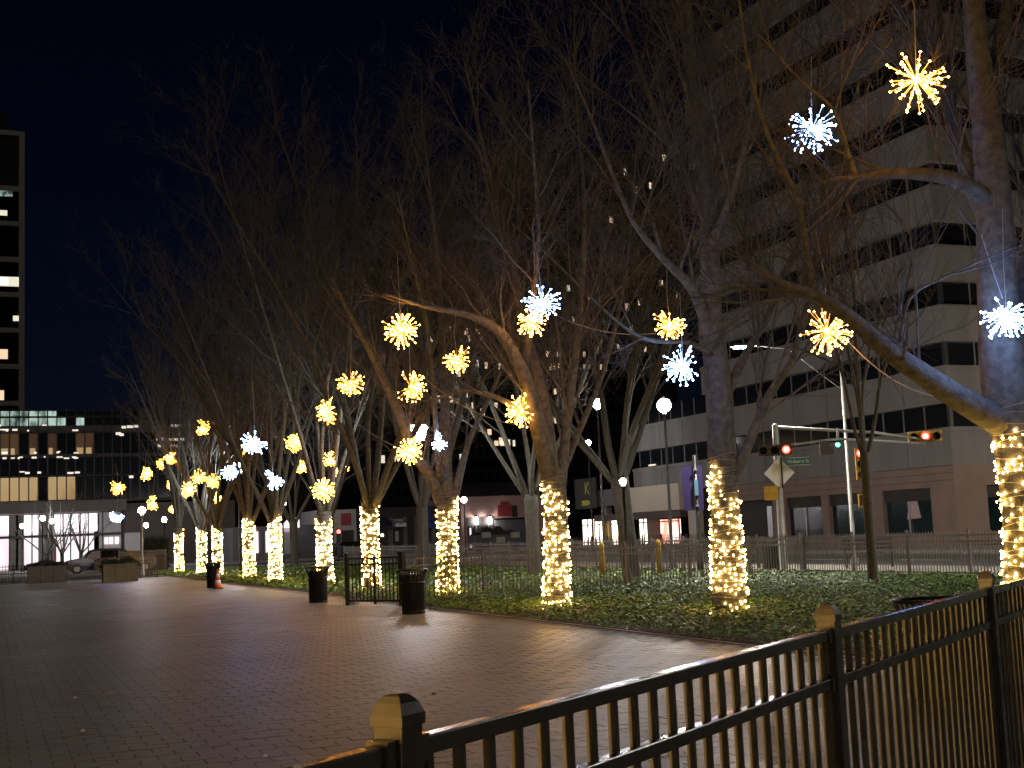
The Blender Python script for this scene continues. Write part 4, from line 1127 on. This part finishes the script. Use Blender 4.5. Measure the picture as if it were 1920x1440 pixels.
# ================================================================== LAMPS
def lamp_post(label, px, py, depth, rad, m, style='globe', group='lit street lamps', metal='black'):
    if depth > 70: m = 'lamp_far'
    p = at(px, py, depth)
    t = thing('lamp_post', label, 'street lamp', (p.x, p.y, 0), group)
    pole = MB(); H = p.z - rad * 1.1
    pole.lathe((p.x, p.y, 0), [(.17, 0), (.17, .12), (.11, .3), (.085, .5), (.06, .55), (.05, H * .6), (.042, H - .12), (.07, H - .1), (.09, H - .03), (.06, H)], 10)
    pole.build('post', M[metal], t, True)
    hd = MB()
    if style == 'globe':
        hd.ball((p.x, p.y, p.z), rad, 12, 8); hd.build('globe', M[m], t, True)
        cp = MB(); cp.lathe((p.x, p.y, p.z + rad * .93), [(.07, 0), (.05, .05), (.012, .12)], 8); cp.build('finial', M[metal], t)
    else:
        hd.lathe((p.x, p.y, p.z - rad), [(rad * .55, 0), (rad * .98, rad * 1.1), (rad, rad * 1.4)], 10); hd.build('lantern_glass', M[m], t)
        cp = MB(); cp.lathe((p.x, p.y, p.z + rad * .42), [(rad * 1.12, 0), (rad * .9, .08), (rad * .3, rad * .5), (.02, rad * .75)], 10); cp.build('lantern_cap', M[metal], t)
    return t
lamp_post('round warm street lamp globe glowing between the second and third lit trees', 1245, 760, 49, .26, 'lamp_warm')
lamp_post('white street lamp left of the warm glowing globe', 1120, 757, 60, .22, 'lamp_white')
lamp_post('large bright white lantern above the fourth lit tree', 784, 806, 46, .36, 'lamp_lantern', 'lantern')
lamp_post('small white globe lamp behind the forked unlit tree', 1168, 903, 36.3, .095, 'lamp_lantern')
lamp_post('small greenish white lamp below the white street lamp', 1103, 830, 90, .18, 'lamp_white')
lamp_post('white globe lamp left of the pink building', 870, 937, 100, .22, 'lamp_white')
lamp_post('white globe lamp over the seventh lit trunk', 530, 943, 96, .25, 'lamp_white')
lamp_post('bright white lamp touching the icy starburst at the far left', 447, 877, 76, .34, 'lamp_warm')
lamp_post('post lamp standing at the end of the tree row near the planters', 266, 957, 74, .2, 'lamp_warm', metal='steel')
lamp_post('left lamp of the pair over the small trees by the lobby', 80, 972, 104, .2, 'lamp_white')
lamp_post('right lamp of the pair over the small trees by the lobby', 97, 977, 108, .19, 'lamp_white')
lamp_post('low white lamp at the far left before the lobby', 42, 986, 112, .2, 'lamp_white')
lamp_post('white lamp just right of the row-end post lamp', 274, 985, 116, .2, 'lamp_white')
lamp_post('small white lamp above the farthest lit trunk', 308, 974, 110, .2, 'lamp_warm')
q_ = Vector((50.5, 41.0, 6.2)) - CAM; z_ = q_.dot(CF)  # out-of-view lamp added to brighten the office building's right face
lamp_post('unseen white street lamp added to light the office side face, out at the right', 960 + q_.dot(CR) / z_ * FPX, 720 - q_.dot(CU) / z_ * FPX, z_, .27, 'lamp_warm')
# warm lamp standing beside the viewer on the left, outside the picture: it lights the fence
t = lamp_post('low amber globe lamp in line with the foreground fence, behind the viewpoint', 0, 0, 1, .14, 'lamp_sodium')
bpy.data.objects.remove(t.children[0]); [bpy.data.objects.remove(c) for c in list(t.children)]
LP_ = FA - FD * 9.0 + Vector((-FD.y, FD.x, 0)) * 0.75
t.location = (LP_.x, LP_.y, 0)
pole = MB(); pole.lathe((LP_.x, LP_.y, 0), [(.2, 0), (.2, .1), (.08, .2), (.07, .7), (.12, .77)], 12); pole.build('post', M['black'], t, True)
hd = MB(); hd.ball((LP_.x, LP_.y, 1.05), .28, 14, 9); hd.build('globe', M['lamp_sodium'], t, True)
# cobra-head street lights along the kerb
def cobra(label, x, y, H, arm, m='lamp_cobra'):
    t = thing('street_light', label, 'street light', (x, y, .1), 'tall street lights on the near sidewalk')
    pole = MB(); pole.lathe((x, y, .1), [(.14, 0), (.13, .2), (.07, .3), (.045, H)], 10); pole.build('pole', M['steel'], t, True)
    a = MB(); e = Vector((x + arm[0], y + arm[1], H + .35)); a.tube([(x, y, H - .5), (x + arm[0] * .4, y + arm[1] * .4, H + .1), tuple(e)], [.035, .03, .028], 6); a.build('arm', M['dark_metal'], t, True)
    st = MB(); st.tube([(x, y, H - 1.3), (x + arm[0] * .55, y + arm[1] * .55, H + .1)], .012, 5); st.build('stay', M['steel'], t)
    h_ = MB(); ang = math.atan2(arm[1], arm[0]); c = e + Vector((arm[0], arm[1], 0)).normalized() * .3
    h_.box((c.x, c.y, c.z + .03), (.7, .28, .11), ang, .8); hd = h_.build('lamp_head', M['dark_metal'], t)
    l_ = MB(); l_.box((c.x, c.y, c.z - .045), (.46, .22, .04), ang); l_.build('lens', M[m], hd)
    return t
q = at(1604, 1072, 42)
cobra('tall steel street light behind the slim unlit tree', q.x, q.y, 7.1, (-2.6, 1.3))
cobra('tall steel street light farther right along the rear fence', 25.6, 21.5, 7.1, (2.2, .8))
cobra('tall steel street light nearer along the street, out at the right', 25.6, 6.5, 7.1, (2.2, .8))

# ================================================================== TRAFFIC SIGNALS
def ball_lens(c, r, nrm, m, name, parent, core=True):
    """a lit signal lens facing nrm"""
    n = Vector(nrm).normalized(); bm = MB(); c = Vector(c)
    bm.tube([c, c + n * .02, c + n * .04], [r, r * .85, r * .4], 12); o = bm.build(name, M[m], parent)
    return o
td = 40.2
pb = at(1471, 1074, td); PX, PY = pb.x, pb.y
pt = at(1464, 795, td)
sp1 = thing('signal_mast', 'pale steel traffic signal mast with double arm over the corner', 'traffic signal', (PX, PY, 0))
bm = MB(); bm.lathe((PX, PY, 0), [(.22, 0), (.22, .12), (.13, .16), (.11, pt.z * .5), (.09, pt.z), (.05, pt.z + .06)], 12); bm.build('pole', M['steel'], sp1, True)
e1 = at(1640, 811, td); e2 = at(1752, 827, td + .3)
bm = MB(); bm.tube([(PX, PY, pt.z - .05), tuple(e1), tuple(e2)], [.05, .045, .035], 8); bm.build('upper_arm', M['steel'], sp1, True)
l0, l1, l2, l3 = at(1468, 836, td), at(1500, 832, td), at(1570, 823, td), at(1640, 826, td)
bm = MB(); bm.tube([tuple(l0), tuple(l1), tuple(l2), tuple(l3), tuple(at(1735, 832, td + .3))], .04, 8); bm.build('lower_arm', M['steel'], sp1, True)
bm = MB(); bm.tube([tuple(at(1571, 803, td)), tuple(at(1570, 823, td))], .04, 6); bm.build('strut', M['steel'], sp1)
NV = (CAM - Vector((PX, PY, 4))).normalized(); NV.z = 0; NV.normalize(); SV = Vector((-NV.y, NV.x, 0))
def sig_head(label, px, py, depth, lens, horizontal=False, housing='yellow', group='lit traffic signal heads', lit=0):
    c = at(px, py, depth); t = thing('traffic_light', label, 'traffic signal', tuple(c), group)
    ang = math.atan2(SV.y, SV.x)
    for k in range(3):
        o_ = (k - lit) * .34
        cc = c + (SV * -o_ if horizontal else Vector((0, 0, -o_)))
        bm = MB(); bm.box((cc.x - NV.x * .12, cc.y - NV.y * .12, cc.z), (.32, .22, .33), ang); h_ = bm.build('housing', M[housing], t)
        vz = MB(); vz.tube([cc, cc + NV * .2], [.135, .13], 12, False); vz.build('visor', M['black'], h_)
        ball_lens(cc, .115, NV, lens if k == lit else 'dark_glass', 'lens', h_)
        if k == lit: ball_lens(cc + NV * .03, .055, NV, 'red_core', 'lamp', h_)
    return t
sig_head('red signal head on its side, out at the right end of the mast arm', 1735, 818, td + .3, 'red_lens', True, lit=1)
sig_head('red signal head on its side against the steel mast', 1474, 843, td - .3, 'red_lens', True, 'gate', lit=0)
sig_head('red upright signal head on the tall steel street light', 1613, 850, 41.6, 'red_lens', False, 'yellow')
def ped_head(label, px, py, depth, lit):
    c = at(px, py, depth); t = thing('walk_signal', label, 'walk signal', tuple(c), 'pedestrian signals at the corner')
    ang = math.atan2(SV.y, SV.x)
    bm = MB(); bm.box((c.x, c.y, c.z), (.42, .24, .42), ang); h_ = bm.build('housing', M['yellow'], t)
    if lit:
        f = c + NV * .125; hb = MB(); hb.box((f.x, f.y, f.z), (.34, .012, .34), ang); hb.build('face', M['black'], h_)
        hd = MB(); f = f + NV * .012
        hd.box((f.x, f.y, f.z - .06), (.13, .01, .13), ang)
        for k in range(4):
            w = f + SV * (-.05 + .033 * k); hd.box((w.x, w.y, f.z + .07 - abs(k - 1.5) * .008), (.022, .01, .13), ang)
        w = f + SV * .09; hd.box((w.x, w.y, f.z - .03), (.03, .01, .08), ang)
        hd.build('hand', M['hand_lens'], h_)
    else:
        vz = MB(); w = c + SV * .0 - NV * .14; vz.box((w.x, w.y, w.z), (.36, .05, .36), ang); vz.build('visor', M['black'], h_)
ped_head('walk signal showing a glowing orange hand on the tall steel street light', 1622, 938, 41.6, True)
ped_head('yellow walk signal box turned away beside the steel mast', 1446, 925, 40.2, False)
c = at(1571, 834, td); t = thing('traffic_light', 'small green signal light hanging under the mast arm', 'traffic signal', tuple(c), 'lit traffic signal heads')
bm = MB(); bm.box((c.x - NV.x * .1, c.y - NV.y * .1, c.z), (.16, .15, .2), math.atan2(SV.y, SV.x)); bm.build('housing', M['gate'], t); ball_lens(c, .07, NV, 'green_lens', 'lens', t)
c = at(1546, 840, td); bm = MB(); bm.box(tuple(c), (.3, .25, .42), math.atan2(SV.y, SV.x)); bm.box((c.x + SV.x * .2, c.y + SV.y * .2, c.z - .1), (.12, .2, .2), math.atan2(SV.y, SV.x))
bm.tube([tuple(at(1546, 828, td)), (c.x, c.y, c.z + .2)], .02, 5)
tag(bm.build('control_box', M['brown_wall']), 'small boxy detector hanging below the mast arm', 'detector')
# diamond sign seen from the back, street name sign
c = at(1461, 887, td + .2); dg = thing('diamond_sign', 'pale back of a diamond road sign on the steel mast', 'sign', tuple(c))
bm = MB(); s_ = .47
bm.prism([tuple(c + SV * s_), tuple(c + Vector((0, 0, s_))), tuple(c - SV * s_), tuple(c - Vector((0, 0, s_)))], (0, 0, 0), tuple(-NV * .01)); bm.build('plate', M['sign_back'], dg)
bm = MB(); w = c + NV * .02 - SV * -.08; bm.box((w.x, w.y, w.z), (.05, .03, .95), math.atan2(SV.y, SV.x)); bm.build('bracket', M['dark_metal'], dg)
c = at(1497, 865, td - .15); ss = thing('street_name_sign', 'small green street name sign beside the steel mast', 'sign', tuple(c))
# the sign faces the camera side; text runs left to right as seen
TX = -SV if (-SV).dot(CR) > 0 else SV
angt = math.atan2(TX.y, TX.x)
bm = MB(); bm.box(tuple(c), (.72, .02, .24), angt); bm.build('plate', M['green_sign'], ss)
bm = MB()
for dz in (.112, -.112): bm.box((c.x + NV.x * .012, c.y + NV.y * .012, c.z + dz), (.70, .006, .012), angt)
bm.build('border', M['white_paint'], ss)
text('lettering', 'Mulberry St', .135, tuple(c + NV * .016), (ZR(90), 0, angt), M['white_paint'], ss)
# far signals
for px, py, lb in ((405, 932, 'tiny red signal over the trunk behind the cone'), (458, 960, 'tiny red signal between the eighth and seventh trunks'), (633, 997, 'tiny red signal in front of the white shop')):
    c = at(px, py, 104); t = thing('far_signal', lb, 'traffic signal', (c.x, c.y, 0), 'far red traffic signals')
    bm = MB(); bm.tube([(c.x, c.y, 0), (c.x, c.y, c.z + .3)], .07, 8); bm.build('pole', M['dark_metal'], t)
    bm = MB(); bm.box((c.x, c.y - .2, c.z - .35), (.36, .25, 1.1)); bm.build('housing', M['black'], t)
    ball_lens((c.x, c.y - .33, c.z), .16, (0, -1, 0), 'red_lens', 'lens', t)

# ================================================================== STREET FURNITURE
# banner on its pole
c = at(1305, 915, 44.0); bp = thing('banner_pole', 'dark pole carrying two navy vertical banners by the second lit trunk', 'banner', (c.x, c.y, .1))
zt0 = at(1304, 858, 44).z
bm = MB(); bm.lathe((c.x, c.y, .1), [(.12, 0), (.1, .3), (.07, .4), (.06, zt0)], 10); bm.build('pole', M['black'], bp, True)
z1, z0 = at(1300, 873, 44).z, at(1300, 957, 44).z
for sgn, w in ((-1, .38), (1, .16)):
    w0 = c + TX * (sgn * (.07 + w / 2)); bm = MB(); bm.box((w0.x, w0.y, (z0 + z1) / 2), (w, .012, z1 - z0), angt); bm.build('banner', M['navy'], bp)
w0 = c + TX * .02 + NV * .08; za, zb = at(1309, 899, 44).z, at(1309, 929, 44).z
bm = MB(); bm.box((w0.x, w0.y, (za + zb) / 2), (.12, .02, za - zb), angt); bm.build('blue_panel', M['sky_blue'], bp)
for py in (880, 948):
    zz_ = at(1309, py, 44).z; bm = MB(); bm.box((w0.x, w0.y, zz_), (.12, .03, .06), angt); bm.build('band', M['steel'], bp)

# trash cans
def trash_can(label, p, H=.9, R_=.30):
    t = thing('trash_can', label, 'trash can', (p.x, p.y, 0), 'black slatted trash cans')
    bm = MB(); bm.lathe((p.x, p.y, 0), [(R_ * .8, .03), (R_ * .82, H * .8), (R_ * .9, H * .9)], 20); bm.build('liner', M['black'], t, True)
    sl = MB(); n = 30
    for k in range(n):
        a = 6.283 * k / n; ca, sa = math.cos(a), math.sin(a)
        pr_ = [(R_ * .86, .02), (R_ * .88, H * .72), (R_ * .97, H * .88), (R_ * 1.2, H)]
        sl.tube([(p.x + ca * q_, p.y + sa * q_, z_) for q_, z_ in pr_], .014, 4)
    o = sl.build('slats', M['black'], t); o['kind'] = 'stuff'
    for q_, z_ in ((1.2, H), (.88, .06), (.9, H * .72)):
        rg = MB(); rg.tube([(p.x + math.cos(6.283 * k / 24) * R_ * q_, p.y + math.sin(6.283 * k / 24) * R_ * q_, z_) for k in range(25)], .018, 6, False); rg.build('hoop', M['black'], t, True)
    return t
trash_can('black flared trash can right of the gate, nearer of two on the plaza edge', on_ground(776, 1152), .93, .265)
trash_can('black flared trash can left of the gate, farther of two on the plaza edge', on_ground(597, 1131), .93, .265)
trash_can('black trash can right behind the traffic cone', on_ground(400, 1103), .95, .27)
p = on_ground(1447, 1075); trash_can('black trash can behind the rear fence at the steel mast', p, 1.0, .3)
p = at(1745, 1122, 11.2); trash_can('black trash can half hidden behind the foreground fence', Vector((p.x, p.y, 0)), .88, .27)
# cone
p = on_ground(405, 1104); p.y -= .45; cn_ = thing('traffic_cone', 'orange traffic cone with white bands before a trash can', 'cone', (p.x, p.y, 0))
bm = MB(); bm.box((p.x, p.y, .02), (.36, .36, .04)); bm.build('base', M['black'], cn_)
prof = [(.14, .04), (.115, .2), (.095, .33), (.075, .45), (.055, .58), (.03, .74)]
for k, m in enumerate(('orange', 'white_paint', 'orange', 'white_paint', 'orange')):
    bm = MB(); bm.lathe((p.x, p.y, 0), [prof[k], prof[k + 1]], 14); bm.build('cone_body' if k == 0 else ('white_band' if m == 'white_paint' else 'orange_band'), M[m], cn_, True)
# planters with clipped shrubs
def planter(label, px0, px1, py):
    a, c = on_ground(px0, py), on_ground(px1, py)
    x0, x1 = a.x, c.x; y = (a.y + c.y) / 2; W = x1 - x0
    t = thing('planter', label, 'planter', ((x0 + x1) / 2, y, 0), 'concrete planters at the plaza end')
    bm = MB(); xm = (x0 + x1) / 2
    bm.box((xm, y + .6, .42), (W, 1.2, .84)); bm.build('box', M['planter'], t)
    for f in (.33, .66): part_box('joint', M['dark_wall'], t, (x0 + W * f - .012, y - .006, .05), (x0 + W * f + .012, y + .0, .78))
    bm = MB(); bm.box((xm, y + .6, .87), (W + .1, 1.3, .07)); bm.build('rim', M['planter'], t)
    v, f = [], []; r = random.Random(int(px0))
    for _ in range(2600):
        x = r.uniform(x0 - .12, x1 + .12); yy = y + r.uniform(-.1, 1.3)
        hgt = .34 * max(0, 1 - (abs(x - xm) / (W / 2 + .15)) ** 4) * (.8 + .2 * math.sin(x * 5))
        z = .88 + r.random() ** .6 * hgt - (.18 * r.random() if abs(x - xm) > W / 2 else 0); s = r.uniform(.05, .1)
        d1 = Vector((r.gauss(0, 1), r.gauss(0, 1), r.gauss(0, 1))).normalized() * s; d2 = Vector((r.gauss(0, 1), r.gauss(0, 1), r.gauss(0, 1))).normalized() * s
        o_ = len(v); q_ = Vector((x, yy, z)); v += [tuple(q_), tuple(q_ + d1), tuple(q_ + d2)]; f.append((o_, o_ + 1, o_ + 2))
    bm = MB(); bm.v, bm.f = v, f; o = bm.build('foliage', M['hedge'], t); o['kind'] = 'stuff'
planter('left of two concrete planters with low shrubs at the far end of the plaza', 49, 131, 1093)
planter('right of two concrete planters with low shrubs at the far end of the plaza', 187, 269, 1091)
# dark hedge behind the row end
p0, p1 = on_y(272, 1030, 98), on_y(318, 1030, 98)
v, f = [], []; r = random.Random(9)
for _ in range(5000):
    x, yy, z = r.uniform(p0.x, p1.x), 98 + r.uniform(0, 1.5), r.uniform(.1, 2.5) * (.9 + .1 * math.sin(r.random() * 6)); s = r.uniform(.08, .16)
    d1 = Vector((r.gauss(0, 1), r.gauss(0, 1), r.gauss(0, 1))).normalized() * s; d2 = Vector((r.gauss(0, 1), r.gauss(0, 1), r.gauss(0, 1))).normalized() * s
    o_ = len(v); q_ = Vector((x, yy, z)); v += [tuple(q_), tuple(q_ + d1), tuple(q_ + d2)]; f.append((o_, o_ + 1, o_ + 2))
hd_ = thing('hedge', 'dark green clipped hedge behind the farthest lit trunk', 'hedge', (p0.x, 98, 0))
bm = MB(); bm.v, bm.f = v, f; o = bm.build('foliage', M['hedge'], hd_); o['kind'] = 'stuff'
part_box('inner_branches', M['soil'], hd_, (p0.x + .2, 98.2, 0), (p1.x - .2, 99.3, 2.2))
# bollards
for px, py, lb in ((1237, 1076, 'yellow bollard behind the fence right of the forked unlit tree'), (1130, 1075, 'yellow bollard behind the fence left of the forked unlit tree')):
    d_ = at(px, py, 43); bm = MB(); bm.lathe((d_.x, d_.y, .1), [(.09, 0), (.09, 1.0), (.07, 1.06), (.02, 1.1)], 12)
    tag(bm.build('bollard', M['yellow'], None, True), lb, 'bollard', 'yellow bollards on the near sidewalk')
# bench behind the rear fence
p = at(1630, 1072, 40.5); bn = thing('bench', 'dark slatted bench behind the slim unlit tree', 'bench', (p.x, p.y, .1))
ba = math.atan2(TX.y, TX.x); W = 1.55
for k in range(4): bm = MB(); w0 = p + NV * (.05 + .11 * k); bm.box((w0.x, w0.y, .55), (W, .085, .03), ba); bm.build('seat_slat', M['gate'], bn)
for k in range(3): bm = MB(); w0 = p - NV * (.03 + .03 * k); bm.box((w0.x, w0.y, .68 + .13 * k), (W, .03, .085), ba); bm.build('back_slat', M['gate'], bn)
for s_ in (-.68, 0, .68):
    bm = MB(); w0 = p + TX * s_; w1 = w0 + NV * .42
    bm.tube([(w1.x, w1.y, .1), (w1.x, w1.y, .54)], .03, 6); bm.tube([(w0.x, w0.y, .1), (w0.x, w0.y, .56), (w0.x - NV.x * .1, w0.y - NV.y * .1, 1.0)], .03, 6); bm.tube([(w0.x, w0.y, .53), (w1.x, w1.y, .53)], .025, 6)
    bm.build('frame', M['gate'], bn)
# low dark cart with a heap of goods at the pink building
a, c = on_y(882, 1020, 112), on_y(972, 1020, 112); ct = thing('loaded_cart', 'dark market cart heaped with covered goods before the pink building', 'cart', ((a.x + c.x) / 2, 112, 0))
part_box('bed', M['grey_wall'], ct, (a.x, 111.2, .75), (c.x, 112.8, 1.55))
bm = MB(); n = 12
bm.prism([(a.x + .2, 111.4, 1.55)] + [(a.x + .2 + (c.x - a.x - .4) * k / n, 111.4, 1.6 + .75 * abs(math.sin(k * 1.1)) * math.sin(math.pi * (k + .3) / (n + .6))) for k in range(n + 1)] + [(c.x - .2, 111.4, 1.55)], (0, 0, 0), (0, 1.2, 0)); bm.build('tarpaulin', M['dark_wall'], ct)
for x in (a.x + .6, c.x - .6): bm = MB(); bm.tube([(x, 111.15, .38), (x, 111.35, .38)], .38, 14); bm.build('wheel', M['rubber'], ct)
for px, py, m in ((912, 1003, 'white_wall'), (939, 1012, 'cream'), (966, 1003, 'cream')): q = on_y(px, py, 111.1); part_box('carton', M[m], ct, (q.x - .4, 111.0, q.z - .25), (q.x + .4, 111.3, q.z + .25))

# ================================================================== CARS
def car(label, x0, yc, L, H, paint, glass, facing=-1):
    """side view along x; facing -1 points the bonnet to smaller x"""
    t = thing('parked_car', label, 'car', (x0 + L / 2, yc, 0), 'cars on the cross street')
    Wd = 1.85
    def X(f): return x0 + L * (f if facing < 0 else 1 - f)
    prof = [(0.0, .42), (.01, .72), (.05, .92), (.20, 1.03), (.26, 1.08), (.38, H * .93), (.47, H), (.86, H * .97), (.95, H * .80), (.985, 1.0), (1.0, .7), (.99, .4), (.93, .3), (.07, .3)]
    v = []; n = len(prof)
    for s_, k in ((-1, 1.0), (1, 1.0)):
        for f, z in prof:
            inset = .0 if z < 1.05 else (z - 1.05) * .28
            v.append((X(f), yc + s_ * (Wd / 2 - inset), z))
    f_ = [tuple(range(n)), tuple(reversed(range(n, 2 * n)))] + [(i, (i + 1) % n, n + (i + 1) % n, n + i) for i in range(n)]
    bm = MB(); bm.v, bm.f = v, f_; bd = bm.build('body', M[paint], t); bevel_obj(bd, .05)
    def side(name, pts, m, y):
        bm = MB(); bm.prism([(X(f), y + (0 if z < 1.05 else (z - 1.05) * .28), z) for f, z in pts], (0, 0, 0), (0, -.012, 0)); return bm.build(name, M[m], bd)
    ys = yc - Wd / 2 - .004
    side('front_window', [(.30, 1.10), (.40, H * .91), (.47, H * .93), (.52, H * .93), (.52, 1.08)], glass[0], ys)
    side('rear_window', [(.535, 1.08), (.535, H * .93), (.72, H * .92), (.72, 1.08)], glass[1], ys)
    side('rear_window', [(.735, 1.08), (.735, H * .92), (.86, H * .90), (.91, 1.12)], glass[1], ys)
    side('door_line', [(.525, .45), (.525, 1.07), (.53, 1.07), (.53, .45)], 'black', ys)
    bm = MB(); bm.prism([(X(.27), yc - .75, 1.10), (X(.395), yc - .62, H * .94), (X(.395), yc + .62, H * .94), (X(.27), yc + .75, 1.10)], (0, 0, 0), (-.03 if facing < 0 else .03, 0, .03)); bm.build('windscreen', M['dark_glass'], bd)
    for f in (.18, .81):
        for s_ in (-1, 1):
            y = yc + s_ * (Wd / 2 - .1)
            bm = MB(); bm.tube([(X(f), y - .11, .35), (X(f), y + .11, .35)], .35, 18); w = bm.build('wheel', M['rubber'], t)
            bm = MB(); bm.tube([(X(f), y + s_ * .1, .35), (X(f), y + s_ * .125, .35)], .22, 14); bm.build('rim', M['alu'], w)
    bm = MB(); bm.box((X(.022), yc - .62, .78), (.12, .38, .14)); bm.build('headlight', M['white_paint'], t)
    bm = MB(); bm.box((X(.022), yc + .62, .78), (.12, .38, .14)); bm.build('headlight', M['white_paint'], t)
    bm = MB(); bm.box((X(.99), yc - .7, .95), (.06, .25, .3)); bm.build('tail_light', M['red'], t)
    bm = MB(); bm.box((X(.31), yc - Wd / 2 - .12, 1.12), (.12, .2, .14)); bm.build('mirror', M[paint], t)
    return t
a = on_y(120, 1043, 101)
car('grey car with a pale side window crossing beyond the planters', a.x, 101, 4.75, 1.72, 'car_grey', ('white_wall', 'car_black'))
a = on_y(176, 1043, 97.5)
car('black car overlapping the rear of the grey car', a.x, 97.6, 4.2, 1.46, 'car_black', ('dark_glass', 'dark_glass'))
a = on_y(618, 1040, 116)
car('dark car parked before the white shop', a.x, 114.5, 4.4, 1.45, 'car_black', ('dark_glass', 'dark_glass'), 1)

# ================================================================== LITTER
lt = random.Random(31)
spots = [(208, 1300), (155, 1371), (141, 1309), (498, 1418), (620, 1335), (813, 1302)]
for k, (px, py) in enumerate(spots):
    q = on_ground(px, py, .016); s = .022
    bm = MB(); a = lt.uniform(0, 6)
    dark = k == 5
    bm.box((q.x, q.y, .016 + s * .4), (s * 2, s * 1.3, s * .8), a, .6)
    tag(bm.build('litter_scrap', M['dry_leaf' if dark else 'litter']), 'dark fallen leaf on the paving beyond the near fence post' if dark else 'tiny pale scrap of litter on the paving, ' + ['right of the two lowest at left', 'lowest at the far left', 'topmost at the far left', 'near the bottom centre', 'between the planters and the near post'][k], 'litter', 'scraps on the paving')
lv_ = MB()
for _ in range(260):
    px, py = lt.uniform(0, 1500), 1095 + 330 * lt.random() ** 1.5
    q = on_ground(px, py, .016)
    if q.x > EDGE - .2: continue
    a = lt.uniform(0, 6.28); s = lt.uniform(.02, .04); o_ = len(lv_.v)
    ca, sa = math.cos(a) * s, math.sin(a) * s
    lv_.v += [(q.x - ca, q.y - sa, .018), (q.x + sa * .5, q.y - ca * .5, .024), (q.x + ca, q.y + sa, .03), (q.x - sa * .5, q.y + ca * .5, .024)]; lv_.f.append((o_, o_ + 1, o_ + 2, o_ + 3))
tag(lv_.build('fallen_leaves', M['dry_leaf']), 'few dry fallen leaves strewn over the plaza paving', 'leaves', kind='stuff')
